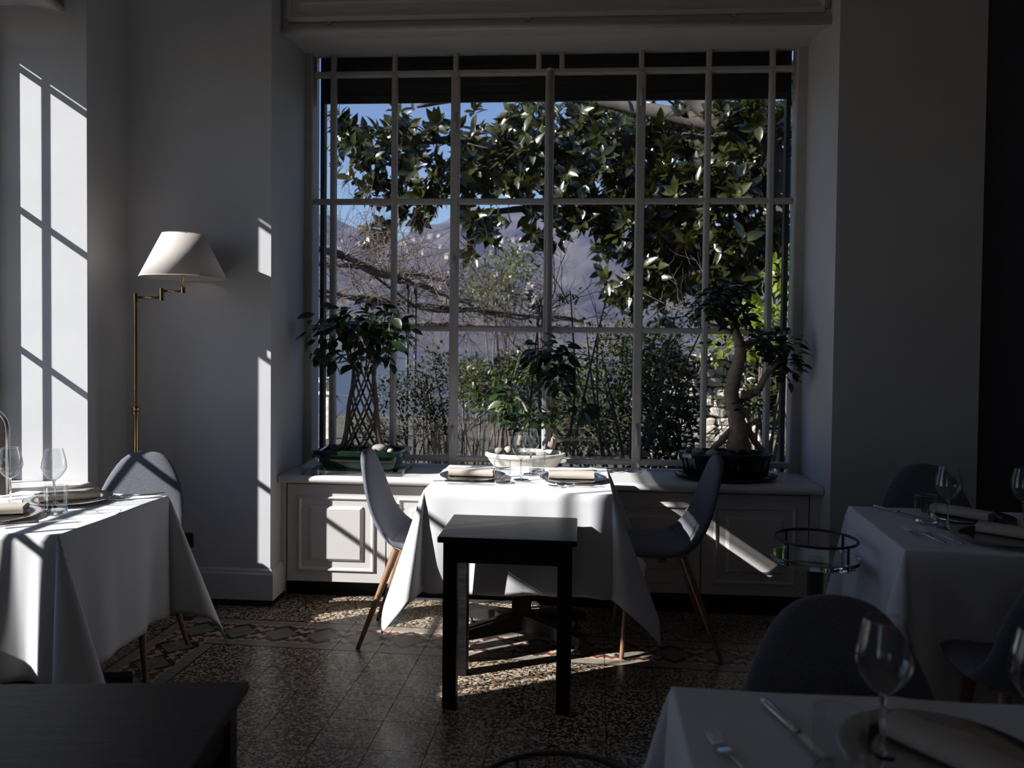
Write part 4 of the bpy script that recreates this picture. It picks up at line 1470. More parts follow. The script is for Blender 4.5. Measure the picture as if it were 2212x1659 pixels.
# ------------------------------------------------------------------ plant 2: ficus in the cream oval bowl
def plant_two():
    rnd = random.Random(202)
    c = Vector((-0.227, 4.235, 0.661))
    root = thing('potted_ficus', 'small ficus in a cream oval bowl behind the centre table', 'plant', c)
    prof = [(0, 0.0), (0.125, 0.0), (0.132, 0.004), (0.165, 0.035), (0.198, 0.075), (0.205, 0.090), (0.212, 0.092), (0.218, 0.098), (0.218, 0.114), (0.212, 0.118), (0.203, 0.117), (0.196, 0.105), (0.17, 0.06), (0, 0.05)]
    ellipse_lathe(prof, 1.0, 0.66).build('bowl', M['white_glaze'], root, 50)
    ellipse_lathe([(0, 0.108), (0.10, 0.106), (0.197, 0.098)], 1.0, 0.66).build('soil', M['soil'], root, True)
    S = lambda x, y: spot(x, y, 4.235)
    branch_parts(root, rnd, [([S(1122, 962), S(1128, 930), S(1140, 900), S(1130, 870), S(1105, 850)], [0.016, 0.013, 0.011, 0.007, 0.003])], M['bark_pale'], 'trunk')
    branch_parts(root, rnd, [([S(1190, 965), S(1198, 935), S(1182, 905), S(1196, 860), S(1180, 810), S(1190, 760)], [0.024, 0.019, 0.015, 0.013, 0.009, 0.004])], M['bark_pale'], 'trunk')
    branch_parts(root, rnd, [([S(1196, 862), S(1225, 870), S(1255, 885)], [0.009, 0.006, 0.003]), ([S(1182, 905), S(1165, 890), S(1150, 880)], [0.006, 0.005, 0.002]),
                             ([S(1180, 810), S(1150, 780), S(1135, 760)], [0.006, 0.004, 0.002]), ([S(1185, 800), S(1220, 780), S(1245, 765)], [0.006, 0.004, 0.002])], M['bark_pale'], 'branch', 6)
    def bl(px, py, rx, rz_, ry=0.09):
        p = S(px, py)
        return ((p.x, p.y, p.z), (rx / 1700 * 4.235, ry, rz_ / 1700 * 4.235))
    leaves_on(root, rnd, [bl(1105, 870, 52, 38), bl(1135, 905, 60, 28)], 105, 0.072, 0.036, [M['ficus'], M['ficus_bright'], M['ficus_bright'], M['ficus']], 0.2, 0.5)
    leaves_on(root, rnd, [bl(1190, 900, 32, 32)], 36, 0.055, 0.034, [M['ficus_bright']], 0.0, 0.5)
    leaves_on(root, rnd, [bl(1185, 765, 52, 42), bl(1210, 810, 40, 40), bl(1255, 880, 30, 26)], 200, 0.076, 0.036, [M['ficus']], 0.5, 0.5)
    stone('rounded grey stone at the left rim of the cream bowl', c + Vector((-0.135, -0.045, 0.126)), (0.026, 0.02, 0.019), M['stone_grey'], 11)
    stone('speckled pale stone beside the rounded grey one in the cream bowl', c + Vector((-0.088, -0.03, 0.130)), (0.024, 0.018, 0.021), M['stone_pale'], 12)
    stone('flat pale stone at the right of the cream bowl', c + Vector((0.095, -0.07, 0.119)), (0.04, 0.02, 0.013), M['stone_pale'], 13, 0.1)
plant_two()

# ------------------------------------------------------------------ plant 3: old ficus in the black oval pot
def plant_three():
    rnd = random.Random(303)
    c = Vector((0.838, 4.225, 0.675))
    root = thing('potted_ficus', 'old thick-trunked ficus in a black oval pot at the right of the sill', 'plant', c)
    prof = [(0, 0.0), (0.205, 0.0), (0.212, 0.006), (0.222, 0.07), (0.228, 0.098), (0.247, 0.103), (0.250, 0.122), (0.240, 0.126), (0.226, 0.118), (0.215, 0.09), (0, 0.08)]
    pot = ellipse_lathe(prof, 1.0, 0.64).build('pot', M['dark_glaze'], root, 50)
    for k in range(18):
        a = 2 * PI * k / 18
        MB().tube([Vector((0.2135 * math.cos(a), 0.2135 * 0.64 * math.sin(a), 0.012)), Vector((0.228 * math.cos(a), 0.228 * 0.64 * math.sin(a), 0.096))], 0.006, 6).build('rib', M['dark_glaze'], pot, True)
    ellipse_lathe([(0, 0.128), (0.10, 0.122), (0.218, 0.108)], 1.0, 0.64).build('soil', M['soil'], root, True)
    S = lambda x, y, Y=4.235: spot(x, y, Y)
    branch_parts(root, rnd, [([S(1592, 972), S(1596, 930), S(1588, 890), S(1580, 850), S(1590, 800), S(1600, 760), S(1590, 720), S(1580, 690), S(1570, 655)],
                              [0.068, 0.050, 0.040, 0.038, 0.036, 0.031, 0.024, 0.017, 0.008])], M['bark_pale'], 'trunk', 14)
    branch_parts(root, rnd, [([S(1535, 975), S(1565, 945), S(1600, 905), S(1608, 880)], [0.016, 0.018, 0.02, 0.012]),
                             ([S(1650, 975), S(1628, 950), S(1612, 915)], [0.016, 0.018, 0.014])], M['bark_pale'], 'surface_root', 10)
    branch_parts(root, rnd, [([S(1602, 855), S(1635, 845), S(1652, 815), S(1675, 790), S(1695, 760)], [0.026, 0.02, 0.017, 0.012, 0.005]),
                             ([S(1590, 722), S(1565, 712), S(1545, 705), S(1528, 700)], [0.015, 0.014, 0.012, 0.010]),
                             ([S(1585, 790), S(1565, 780), S(1548, 780)], [0.014, 0.011, 0.008]),
                             ([S(1585, 700), S(1600, 670), S(1620, 650)], [0.012, 0.008, 0.004]),
                             ([S(1578, 680), S(1545, 660), S(1530, 640)], [0.009, 0.006, 0.003]),
                             ([S(1600, 750), S(1630, 735), S(1680, 735), S(1715, 745)], [0.013, 0.009, 0.006, 0.003])], M['bark_pale'], 'branch', 8)
    def bl(px, py, rx, rz_, ry=0.1):
        p = S(px, py)
        return ((p.x, p.y, p.z), (rx / 1700 * 4.235, ry, rz_ / 1700 * 4.235))
    leaves_on(root, rnd, [bl(1570, 640, 48, 42), bl(1595, 690, 40, 30), bl(1540, 665, 28, 28)], 260, 0.058, 0.033, [M['ficus']], 0.25, 0.5)
    leaves_on(root, rnd, [bl(1670, 745, 68, 34), bl(1700, 790, 38, 36), bl(1640, 730, 30, 28)], 270, 0.056, 0.032, [M['ficus']], 0.25, 0.5)
    leaves_on(root, rnd, [bl(1610, 860, 34, 40), bl(1545, 735, 30, 16)], 46, 0.046, 0.025, [M['ficus']], 0.2, 0.5)
    s = ellipse_lathe([(0, 0), (0.235, 0), (0.262, 0.012), (0.268, 0.024), (0.262, 0.025), (0.25, 0.014), (0.23, 0.0075), (0, 0.0075)], 1.0, 0.66).build('plant_saucer', M['dark_glaze'], None, 50, (0.838, 4.225, 0.6615))
    tag(s, 'black oval saucer under the black plant pot', 'saucer')
    stone('pale flat stone in the black pot', c + Vector((-0.09, -0.085, 0.131)), (0.036, 0.024, 0.017), M['stone_pale'], 21)
    stone('dark rough stone at the left of the black pot', c + Vector((-0.155, -0.045, 0.131)), (0.03, 0.026, 0.02), M['stone_grey'], 22)
plant_three()

#%%EXTERIOR
# ------------------------------------------------------------------ outside: garden ground, lake, hills
M['garden'] = plain('garden_earth', (0.05, 0.045, 0.03), 0.95, var=0.4, vscale=3, bmp=0.5, bscale=8)
M['magnolia'] = leaf_mat('magnolia_leaf', (0.008, 0.010, 0.0025), (0.036, 0.040, 0.008), 0.27, 0.08, (0.09, 0.09, 0.01), 3.5, 0.8)
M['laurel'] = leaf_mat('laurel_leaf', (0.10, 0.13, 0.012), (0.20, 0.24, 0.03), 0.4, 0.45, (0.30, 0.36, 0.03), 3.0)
M['shrub_green'] = leaf_mat('shrub_leaf', (0.030, 0.045, 0.010), (0.075, 0.090, 0.018), 0.4, 0.3, (0.12, 0.15, 0.02), 3.0)
M['shrub_grey'] = leaf_mat('grey_shrub_leaf', (0.018, 0.022, 0.013), (0.048, 0.052, 0.032), 0.6, 0.2, None, 3.0, 0.25)
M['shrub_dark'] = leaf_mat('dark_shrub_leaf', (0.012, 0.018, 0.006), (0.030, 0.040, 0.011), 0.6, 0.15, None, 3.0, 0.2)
M['rose'] = leaf_mat('rose_leaf', (0.055, 0.060, 0.012), (0.12, 0.115, 0.025), 0.5, 0.35, (0.16, 0.15, 0.02), 4.0)
M['twig'] = plain('bare_twig', (0.095, 0.072, 0.058), 0.85, var=0.35, vscale=4)
M['vine_twig'] = plain('dry_vine_twig', (0.115, 0.088, 0.072), 0.85, var=0.45, vscale=6)
M['vine'] = plain('old_vine_bark', (0.17, 0.125, 0.10), 0.9, var=0.45, vscale=9, bmp=0.6, bscale=30)
M['bark'] = plain('magnolia_bark', (0.065, 0.054, 0.046), 0.9, var=0.5, vscale=5, bmp=0.8, bscale=14)
M['cane'] = plain('dry_cane', (0.42, 0.29, 0.17), 0.7, var=0.25, vscale=20)
M['iron'] = plain('wrought_iron', (0.025, 0.026, 0.030), 0.5)
M['rubble'] = plain('pale_rubble_stone', (0.58, 0.53, 0.46), 0.9, var=0.35, vscale=9, bmp=0.6, bscale=20)
M['mortar'] = plain('rubble_mortar', (0.20, 0.18, 0.155), 0.95, var=0.2, vscale=12)
M['terracotta'] = plain('terracotta', (0.28, 0.12, 0.07), 0.8, var=0.2, vscale=20)
M['hill'] = plain('wooded_hillside', (0.052, 0.043, 0.036), 0.95, var=0.7, vscale=0.02, spec=0.05)
M['house_wall'] = plain('house_render', (0.40, 0.36, 0.32), 0.9)
M['house_roof'] = plain('house_roof_tile', (0.22, 0.12, 0.09), 0.9)
M['house_window'] = plain('house_window_dark', (0.03, 0.03, 0.035), 0.3)

def lake_mat():
    m, nt, b = newmat('lake_water')
    b.inputs['Base Color'].default_value = (0.02, 0.035, 0.055, 1)
    b.inputs['Roughness'].default_value = 0.22
    b.inputs['IOR'].default_value = 1.33
    n = noise(nt, coords(nt), 0.25, 5)
    bump(nt, b, n.outputs['Fac'], 0.35, 0.6)
    return m
M['lake'] = lake_mat()

o = MB().lim(-14, 16, 4.70, 15.5, -0.5, -0.12).build('ground', M['garden'])
tag(o, kind='structure')
o = MB().grid(lambda u, v: Vector((-900 + 1800 * u, 15.5 + 1200 * v, -10.0)), [i / 8 for i in range(9)], [i / 8 for i in range(9)]).build('lake', M['lake'])
tag(o, 'blue-grey lake seen through the bare vines', 'lake', kind='stuff')

def hill_height(x, y):
    t = max(0.0, (y - 760) / 540.0)
    ridge = 205 + 22 * math.sin(x * 0.011 + 1.9) + 11 * math.sin(x * 0.029 + 0.4) + 5 * math.sin(x * 0.071)
    s = min(1.0, t)
    base = -11 + (ridge + 11) * (s ** 1.15)
    return base + 6 * math.sin(x * 0.03 + y * 0.017) * s * (1 - s) * 3 + 3.5 * math.sin(x * 0.083 - y * 0.05) * min(1, t * 4)
o = MB().grid(lambda u, v: Vector((-900 + 1800 * u, 740 + 620 * v, hill_height(-900 + 1800 * u, 740 + 620 * v))), [i / 150 for i in range(151)], [i / 50 for i in range(51)]).build('hill', M['hill'], None, True)
tag(o, 'hazy wooded hill on the far shore of the lake', 'hill')

def houses():
    rnd = random.Random(77)
    wall = MB().lim(-0.5, 0.5, -0.5, 0.5, -0.6, 0.9).mesh('house_wall', M['house_wall'])
    roof = MB().add([(-0.56, -0.56, 0.86), (0.56, -0.56, 0.86), (0.56, 0.56, 0.86), (-0.56, 0.56, 0.86), (-0.56, 0, 1.25), (0.56, 0, 1.25)],
                    [(0, 1, 5, 4), (2, 3, 4, 5), (0, 4, 3), (1, 2, 5), (3, 2, 1, 0)]).mesh('roof', M['house_roof'])
    win = MB().lim(-0.09, 0.09, -0.52, -0.49, 0.25, 0.6).mesh('window', M['house_window'])
    for k in range(60):
        px = rnd.uniform(690, 1170)
        py = rnd.choice((rnd.gauss(540, 16), rnd.gauss(600, 22), rnd.gauss(515, 10), rnd.gauss(640, 15)))
        # walk up the slope until this line of sight meets it
        Y = 765.0
        while Y < 1300:
            p = spot(px, py, Y)
            if hill_height(p.x, p.y) >= p.z:
                break
            Y += 3
        s = rnd.uniform(3.0, 5.5)
        root = thing('hillside_house', 'small pale house among others on the hazy far hillside', 'house', (p.x, p.y, hill_height(p.x, p.y)), rnd.uniform(-0.6, 0.6), 'houses on the far hillside')
        a = link('house_wall', wall, root)
        b = link('roof', roof, root)
        for ch in (-0.26, 0.26):
            link('window', win, root, (ch, 0, 0))
        root.scale = (s * rnd.uniform(0.8, 1.5), s, s * rnd.uniform(0.7, 1.3))
houses()

# air over the lake: thin scattering haze between the garden and the far shore
def haze():
    m = bpy.data.materials.new('lake_haze')
    m.use_nodes = True
    nt = m.node_tree
    nt.nodes.clear()
    out = N(nt, 'ShaderNodeOutputMaterial')
    vs = N(nt, 'ShaderNodeVolumeScatter')
    vs.inputs['Color'].default_value = (0.33, 0.46, 1.0, 1)
    vs.inputs['Density'].default_value = 0.00021
    vs.inputs['Anisotropy'].default_value = 0.0
    nt.links.new(vs.outputs[0], out.inputs['Volume'])
    o = MB().lim(-1000, 1000, 60, 1420, -9.5, 330).build('lake_haze', m)
    tag(o, 'blue haze in the air over the lake', 'haze', kind='stuff')
haze()

# ------------------------------------------------------------------ magnolia
def rosettes(rnd, blobs, n, leaves, up=0.35, shell=0.6):
    items = []
    for _ in range(n):
        p, d, c = in_blob(rnd, blobs, shell)
        ax = (d * 0.7 + Vector((rnd.gauss(0, 0.35), rnd.gauss(-0.25, 0.35), rnd.gauss(up, 0.35)))).normalized()
        a0 = rnd.uniform(0, 6.28)
        t1 = ax.orthogonal().normalized()
        t2 = ax.cross(t1)
        for k in range(leaves + rnd.randint(-2, 2)):
            a = a0 + k * 2.4
            sp = rnd.uniform(0.55, 1.35)
            side = t1 * math.cos(a) + t2 * math.sin(a)
            dirv = ax * math.cos(sp) + side * math.sin(sp) + Vector((0, 0, -0.12))
            nrm = ax * math.sin(sp) - side * math.cos(sp)
            items.append((p + ax * rnd.uniform(-0.05, 0.02), frame_for(dirv, nrm, rnd.gauss(0, 0.25)), rnd.uniform(0.65, 1.2)))
    return items

def magnolia():
    rnd = random.Random(9)
    Y = 8.3
    base = Vector((spot(1765, 900, Y).x, Y, -0.12))
    root = thing('magnolia_tree', 'large evergreen magnolia with glossy leaves filling the window', 'tree', base)
    S = lambda x, y, dy=0.0: spot(x, y, Y + dy)
    branch_parts(root, rnd, [([base, S(1745, 700), S(1715, 520), S(1690, 400), S(1640, 320), S(1560, 260), S(1480, 200)], [0.30, 0.26, 0.23, 0.21, 0.17, 0.13, 0.09])], M['bark'], 'trunk', 14)
    branch_parts(root, rnd, [([S(1690, 420), S(1730, 300), S(1740, 150)], [0.15, 0.13, 0.10]),
                             ([S(1640, 330), S(1400, 300, .2), S(1200, 330, .3), S(1000, 300, .2), S(860, 320)], [0.12, 0.09, 0.07, 0.045, 0.02]),
                             ([S(1690, 430), S(1500, 440, .3), S(1330, 470, .4), S(1150, 450, .3), S(1000, 470)], [0.11, 0.08, 0.06, 0.04, 0.02]),
                             ([S(1600, 280), S(1300, 220, .4), S(1100, 200, .3), S(900, 230)], [0.1, 0.07, 0.05, 0.02]),
                             ([S(1000, 310), S(930, 400), S(860, 470)], [0.03, 0.02, 0.01]),
                             ([S(1120, 350), S(1085, 300), S(1060, 320), S(1010, 310)], [0.016, 0.014, 0.012, 0.008]),
                             ([S(1690, 460), S(1600, 560), S(1480, 600), S(1400, 620)], [0.08, 0.06, 0.04, 0.02])], M['bark'], 'branch', 8)
    def bl(px, py, rx, rz_, ry=0.5, dy=0.0):
        p = S(px, py, dy)
        return ((p.x, p.y, p.z), (rx / 1700 * Y, ry, rz_ / 1700 * Y))
    front = [bl(1010, 360, 165, 130, 0.5), bl(870, 300, 100, 85, 0.4), bl(790, 330, 65, 80, 0.35), bl(1230, 330, 190, 130, 0.5), bl(1240, 470, 150, 85, 0.5),
             bl(1050, 500, 60, 70, 0.35), bl(1420, 400, 150, 160, 0.5), bl(1600, 330, 110, 120, 0.4), bl(1420, 600, 150, 90, 0.5), bl(1570, 560, 100, 110, 0.4), bl(905, 440, 60, 50, 0.3), bl(1640, 260, 110, 70, 0.3, -0.4), bl(1560, 450, 110, 120, 0.35, -0.4), bl(1690, 560, 70, 100, 0.3, -0.3)]
    small = [bl(815, 500, 42, 28, 0.2), bl(745, 280, 30, 50, 0.2), bl(1000, 590, 28, 40, 0.2), bl(805, 405, 55, 28, 0.25)]
    deep = [bl(1350, 320, 350, 180, 0.7, 1.6), bl(1480, 540, 230, 190, 0.6, 1.4), bl(1080, 320, 180, 120, 0.5, 1.2), bl(1650, 300, 170, 220, 0.6, 1.2), bl(1600, 520, 130, 200, 0.5, 1.0)]
    A = rosettes(rnd, front, 620, 8) + rosettes(rnd, small, 30, 7, 0.1)
    B = rosettes(rnd, deep, 900, 8)
    A.sort(key=lambda it: it[0].y)
    near, rest = A[:290], A[290:] + B
    meshes = [leaf_mesh('leaf', 0.175 * k, 0.078 * k, M['magnolia'], 0.34, 0.22) for k in (1.0, 0.9, 1.1)]
    for p, r3, s in near:
        leaf_object('leaf', rnd.choice(meshes), root, p - base, r3, s)
    leaf_cloud('foliage', [(p - base, r3, s) for p, r3, s in rest], 0.175, 0.078, M['magnolia'], root, 0.34, 0.22)
magnolia()

# ------------------------------------------------------------------ shrubs
def twigs(name, rnd, starts, mat, parent, length=0.5, r0=0.006, gen=2, spread=0.6, up=0.1, steps=5, n=5, kids_=3):
    mb = MB()
    def grow(p, d, L, r_, g):
        pts, rr = [p.copy()], [r_]
        q = p.copy()
        for i in range(steps):
            d = (d + Vector((rnd.gauss(0, 0.22), rnd.gauss(0, 0.22), rnd.gauss(up * 0.3, 0.22)))).normalized()
            q = q + d * (L / steps)
            pts.append(q.copy())
            rr.append(r_ * (1 - 0.75 * (i + 1) / steps))
            if g > 0 and rnd.random() < kids_ / steps:
                dd = (d + Vector((rnd.gauss(0, spread), rnd.gauss(0, spread), rnd.gauss(up, spread)))).normalized()
                grow(q.copy(), dd, L * rnd.uniform(0.45, 0.75), r_ * 0.6, g - 1)
        mb.tube(pts, rr, n, cap=False)
    for p, d in starts:
        grow(Vector(p), Vector(d).normalized(), length * rnd.uniform(0.7, 1.2), r0, gen)
    o = mb.build(name, mat, parent, True)
    return tag(o, kind='stuff')

def shrub(name, label, px, py, Y, blobs, n, L, W, mat, seed, stems=6, cat='shrub', twig=True, up=0.2, bark='twig', jitter=0.8):
    rnd = random.Random(seed)
    g = spot(px, py, Y)
    base = Vector((g.x, Y, -0.12))
    root = thing(name, label, cat, base)
    bl = []
    for bx, by, rx, rz_, ry in blobs:
        p = spot(bx, by, Y)
        bl.append(((p.x, p.y, p.z), (rx / 1700 * Y, ry, rz_ / 1700 * Y)))
    starts = []
    for k in range(stems):
        c, r_ = bl[k % len(bl)]
        e = Vector((c[0] + rnd.gauss(0, 0.4) * r_[0], c[1] + rnd.gauss(0, 0.4) * r_[1], c[2] + rnd.uniform(-0.2, 0.6) * r_[2]))
        s0 = base + Vector((rnd.gauss(0, 0.12), rnd.gauss(0, 0.08), 0))
        mid = (s0 + e) / 2 + Vector((rnd.gauss(0, 0.08), 0, 0))
        branch_parts(root, rnd, [([s0, mid, e], [0.018, 0.012, 0.004])], M[bark], 'stem', 6)
        for t in (0.55, 0.75, 0.95):
            starts.append((s0.lerp(e, t) - base, Vector((rnd.gauss(0, 1), rnd.gauss(0, 0.5), rnd.uniform(0, 1)))))
    if twig:
        twigs('twigs', rnd, starts, M[bark], root, 0.45, 0.005, 2)
    items = []
    for _ in range(n):
        p, d, c = in_blob(rnd, bl, 0.55)
        dirv = d + Vector((rnd.gauss(0, jitter), rnd.gauss(0, jitter), rnd.gauss(up, jitter)))
        nrm = Vector((rnd.gauss(-0.3, 0.6), rnd.gauss(-0.4, 0.6), 1))
        items.append((p - base, frame_for(dirv, nrm), rnd.uniform(0.6, 1.2)))
    leaf_cloud('foliage', items, L, W, mat, root)
    return root

shrub('olive_tree', 'airy small-leaved tree with yellowish leaves beyond the pergola', 1080, 700, 11.0,
      [(1085, 620, 95, 85, 0.7), (1120, 560, 60, 50, 0.5), (1040, 640, 50, 60, 0.5)], 2300, 0.065, 0.026, M['shrub_green'], 31, 9, 'tree')
shrub('leafy_shrub', 'dense mid-green shrub behind the small potted ficus', 1080, 900, 7.6,
      [(1080, 840, 100, 65, 0.5), (1140, 790, 70, 45, 0.4), (1020, 820, 45, 60, 0.4), (1240, 850, 90, 70, 0.4)], 4200, 0.06, 0.026, M['shrub_green'], 32, 8)
shrub('grey_shrub', 'grey-green small-leaved shrub left of the window centre', 930, 950, 6.0,
      [(930, 880, 50, 75, 0.3), (950, 790, 40, 50, 0.25), (890, 830, 35, 45, 0.25), (850, 850, 40, 55, 0.25), (820, 930, 60, 40, 0.3)], 2100, 0.036, 0.021, M['shrub_grey'], 33, 9)
shrub('rose_bush', 'tangled rose bush with thin arching twigs and few leaves', 1350, 900, 6.3,
      [(1330, 760, 120, 85, 0.35), (1450, 740, 60, 90, 0.3), (1480, 680, 45, 50, 0.25), (1250, 800, 60, 60, 0.3)], 1100, 0.038, 0.019, M['rose'], 34, 10)
shrub('dark_bush', 'dark bush in front of the sunlit stone wall', 1450, 960, 5.7,
      [(1450, 930, 60, 50, 0.25), (1430, 980, 60, 35, 0.25), (1480, 880, 40, 40, 0.2), (1410, 860, 25, 50, 0.2)], 1100, 0.056, 0.022, M['shrub_dark'], 35, 7, up=0.5)
shrub('dark_hedge', 'black-green hedge low behind the window between pots', 1270, 960, 6.8,
      [(1270, 930, 120, 70, 0.35), (1350, 880, 80, 90, 0.3), (1180, 950, 60, 45, 0.3), (1380, 780, 110, 90, 0.3), (1470, 840, 50, 70, 0.3)], 4200, 0.06, 0.028, M['shrub_dark'], 36, 6)
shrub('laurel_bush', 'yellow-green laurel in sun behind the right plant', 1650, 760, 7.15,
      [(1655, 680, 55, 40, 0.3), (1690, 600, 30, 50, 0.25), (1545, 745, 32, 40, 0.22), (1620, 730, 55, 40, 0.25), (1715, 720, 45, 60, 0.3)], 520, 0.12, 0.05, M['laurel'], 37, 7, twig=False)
shrub('shade_filler_bush', 'dark green bush added to fill the shade at the right end of the window', 1660, 900, 8.6,
      [(1640, 860, 80, 70, 0.3), (1700, 880, 60, 100, 0.3), (1560, 640, 90, 80, 0.3)], 2200, 0.1, 0.045, M['shrub_dark'], 38, 5, twig=False)  # dark leaves added to stand for the shaded corner beside the stone wall
# sprig with drooping yellowish leaves in front of the magnolia
shrub('hanging_sprig', 'thin sprig with drooping yellow-green leaves at the window centre', 1180, 700, 5.6,
      [(1165, 650, 22, 24, 0.1), (1235, 635, 30, 14, 0.1), (1300, 645, 16, 12, 0.08), (1150, 685, 16, 16, 0.08)], 60, 0.06, 0.02, M['rose'], 39, 5, 'sprig', up=-0.9)

# ------------------------------------------------------------------ pergola with bare vines
def pergola():
    rnd = random.Random(55)
    A = lambda x, y, Y: spot(x, y, Y)
    root = thing('pergola', 'iron pergola overgrown with bare twisted vines', 'pergola', (A(885, 900, 7.6).x, 7.6, -0.12))
    b0 = root.location
    def bar(p0, p1, r_, nm):
        MB().tube([p0 - b0, p1 - b0], r_, 8).build(nm, M['iron'], root, True)
    for x in (880, 897):
        q = A(x, 690, 7.6)
        bar(Vector((q.x, q.y, -0.12)), q + Vector((0, 0, 0.35)), 0.016, 'post')
    q = A(1180, 690, 9.5)
    bar(Vector((q.x, q.y, -0.12)), q + Vector((0, 0, 0.1)), 0.016, 'post')
    rails = [(A(640, 632, 7.0), A(1260, 695, 9.4)), (A(640, 520, 6.4), A(1020, 660, 8.6)), (A(640, 690, 8.6), A(1230, 712, 9.6)), (A(640, 560, 7.2), A(990, 610, 9.5)), (A(760, 560, 7.2), A(900, 665, 7.6))]
    for p0, p1 in rails:
        bar(p0, p1, 0.014, 'rail')
    bar(A(640, 800, 9), A(800, 770, 9.2), 0.012, 'rail')
    # thick vine stems wound along the rails
    for p0, p1 in rails[:4]:
        for j in range(3):
            pts = []
            ph = rnd.uniform(0, 6.28)
            for i in range(26):
                t = i / 25
                a = ph + t * rnd.uniform(14, 18)
                rr = 0.03 + 0.02 * math.sin(t * 9 + ph)
                pts.append(p0.lerp(p1, t) + Vector((0, math.cos(a) * rr, math.sin(a) * rr)) - b0)
            MB().tube(pts, [0.020 - 0.010 * i / 25 for i in range(26)], 6).build('vine_stem', M['vine'], root, True)
    starts = []
    for p0, p1 in rails[:4]:
        for k in range(56):
            p = p0.lerp(p1, rnd.random())
            starts.append((p - b0, Vector((rnd.gauss(0.2, 0.9), rnd.gauss(0, 0.5), rnd.gauss(0.25, 0.6)))))
    twigs('vine_twigs', rnd, starts, M['vine_twig'], root, 0.6, 0.0055, 2, 0.7, 0.05, 6, 4, 3)
    for k in range(16):
        p0 = A(rnd.uniform(690, 1000), rnd.uniform(560, 680), 7.6)
        p1 = A(rnd.uniform(850, 1010), rnd.uniform(440, 560), 7.8)
        pts = [p0 - b0, (p0.lerp(p1, 0.5) + Vector((rnd.gauss(0, .08), 0, rnd.gauss(0, .05)))) - b0, p1 - b0]
        MB().tube([bez(pts, i / 10) for i in range(11)], [0.008 - 0.0005 * i for i in range(11)], 5).build('vine_shoot', M['vine_twig'], root, True)
pergola()

# ------------------------------------------------------------------ canes, terracotta pot, pillar, railing, stone wall
def canes():
    rnd = random.Random(61)
    for nm, label, x0, x1, Y, n in (('cane_clump', 'clump of pale dry canes left of the window centre', 905, 975, 5.3, 26), ('cane_clump', 'clump of dry canes beside the cream bowl', 985, 1050, 5.2, 15)):
        g = spot((x0 + x1) / 2, 1000, Y)
        root = thing(nm, label, 'canes', (g.x, Y, -0.12), 0, 'dry canes outside the window')
        for k in range(n):
            px = rnd.uniform(x0, x1)
            a = Vector((spot(px, 1000, Y).x, Y + rnd.gauss(0, 0.06), -0.12))
            top = spot(px + rnd.gauss(4, 10), rnd.uniform(905, 985), Y + rnd.gauss(0, 0.05))
            if k == 0 and x0 == 905:
                top = spot(915, 825, Y)
            MB().tube([a - root.location, a.lerp(top, 0.55) + Vector((rnd.gauss(0, .012), 0, 0)) - root.location, top - root.location], [0.005, 0.0045, 0.003], 6).build('cane', M['cane'], root, True)
        st = [(Vector((spot(rnd.uniform(x0, x1), 960, Y).x, Y, rnd.uniform(0.45, 0.8))) - root.location, Vector((rnd.gauss(0, 0.5), 0, 1))) for _ in range(10)]
        twigs('side_shoots', rnd, st, M['cane'], root, 0.22, 0.003, 1, 0.5, 0.3, 4, 4, 2)
canes()

g = spot(1100, 960, 5.9)
o = thing('terracotta_pot', 'terracotta flower pot outside the window behind the small ficus', 'flower pot', (g.x, 5.9, 0.30))
MB().lathe([(0, 0), (0.055, 0), (0.075, 0.20), (0.088, 0.20), (0.092, 0.215), (0.092, 0.26), (0.082, 0.26), (0.075, 0.21), (0.05, 0.03), (0, 0.03)], 28).build('pot', M['terracotta'], o, 40)
MB().torus(0.088, 0.007, 0.203, 28, 8).build('rim_band', M['terracotta'], o, True)
MB().lathe([(0, 0.235), (0.08, 0.225)], 20).build('soil', M['soil'], o)
o = MB().bbox((g.x, 5.9, 0.09), (0.34, 0.30, 0.42), 0.01, 1).build('garden_block', M['mortar'])
tag(o, 'stone block carrying the terracotta pot outside', 'block')

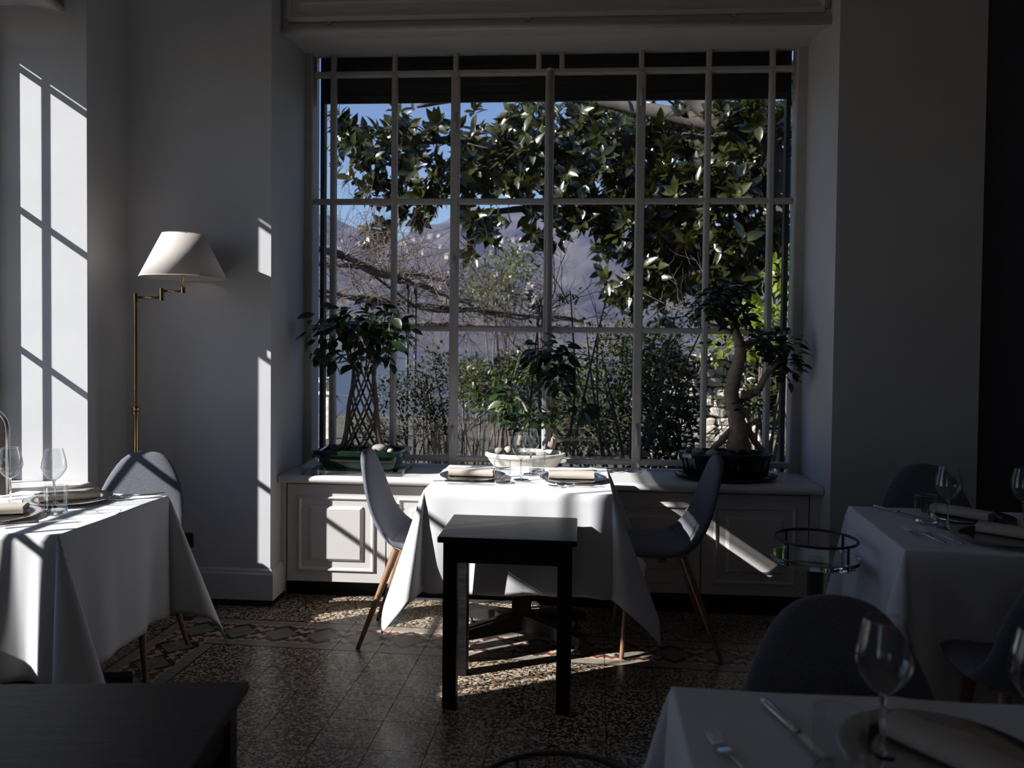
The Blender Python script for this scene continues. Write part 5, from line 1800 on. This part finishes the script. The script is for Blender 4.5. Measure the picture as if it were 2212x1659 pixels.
def pillar():
    Y = 11.5
    a = spot(704, 852, Y)
    root = thing('garden_pillar', 'slim stone pillar with an urn at the left of the view', 'pillar', (a.x, Y, -0.12))
    h = a.z + 0.12
    MB().bbox((0, 0, h / 2), (0.14, 0.14, h), 0.01, 1).build('shaft', M['rubble'], root)
    MB().bbox((0, 0, h + 0.02), (0.2, 0.2, 0.05), 0.008, 1).build('cap', M['rubble'], root)
    MB().lathe([(0, h + 0.04), (0.06, h + 0.04), (0.03, h + 0.08), (0.05, h + 0.11), (0.11, h + 0.19), (0.10, h + 0.22), (0.12, h + 0.25), (0.09, h + 0.25), (0, h + 0.22)], 20).build('urn', M['house_wall'], root, 40)
    root = thing('garden_railing', 'wrought-iron railing above the lake', 'railing', (a.x, Y, -0.12))
    zz = spot(750, 856, Y).z + 0.12
    for z_ in (zz, zz - 0.32):
        MB().tube([(0.08, 0, z_), (4.6, 0, z_)], 0.012, 6).build('rail', M['iron'], root, True)
    for k in range(14):
        x = 0.15 + k * 0.32
        MB().tube([(x, 0, 0), (x, 0, zz)], 0.009, 6).build('baluster', M['iron'], root, True)
        MB().tube([(x, 0, zz - 0.32), (x + 0.32, 0, zz)], 0.006, 5).build('cross_bar', M['iron'], root, True)
        MB().tube([(x, 0, zz), (x + 0.32, 0, zz - 0.32)], 0.006, 5).build('cross_bar', M['iron'], root, True)
pillar()

def stone_wall():
    rnd = random.Random(71)
    Y = 9.4
    a, b_ = spot(1370, 900, Y), spot(1640, 900, Y)
    top = spot(1540, 762, Y).z
    root = thing('stone_wall', 'sunlit rubble stone wall in the garden behind the right plant', 'garden wall', (a.x, Y, -0.12))
    W_ = b_.x - a.x
    top += 0.12
    MB().lim(0, W_, 0.05, 0.4, 0, top - 0.06).build('wall_core', M['mortar'], root)
    z_ = 0.0
    base = []
    for q in range(5):
        bm = bmesh.new()
        bmesh.ops.create_cube(bm, size=1.0)
        bmesh.ops.bevel(bm, geom=list(bm.edges), offset=0.2, segments=1, affect='EDGES')
        for v in bm.verts:
            v.co += Vector((rnd.gauss(0, 0.045), rnd.gauss(0, 0.03), rnd.gauss(0, 0.045)))
        mb = MB()
        mb.frombm(bm)
        bm.free()
        base.append(mb.mesh('stone_block', M['rubble']))
    while z_ < top - 0.03:
        h = rnd.uniform(0.07, 0.15)
        x = -0.04
        while x < W_:
            w = rnd.uniform(0.10, 0.26)
            o = link('stone_block', rnd.choice(base), root, (x + w / 2, 0.03 + rnd.gauss(0, 0.012), z_ + h / 2 + rnd.gauss(0, 0.008)), (rnd.gauss(0, .05), rnd.gauss(0, .09), rnd.gauss(0, .05)))
            o.scale = (w * 0.97, 0.2, h * 0.97)
            x += w
        z_ += h
stone_wall()
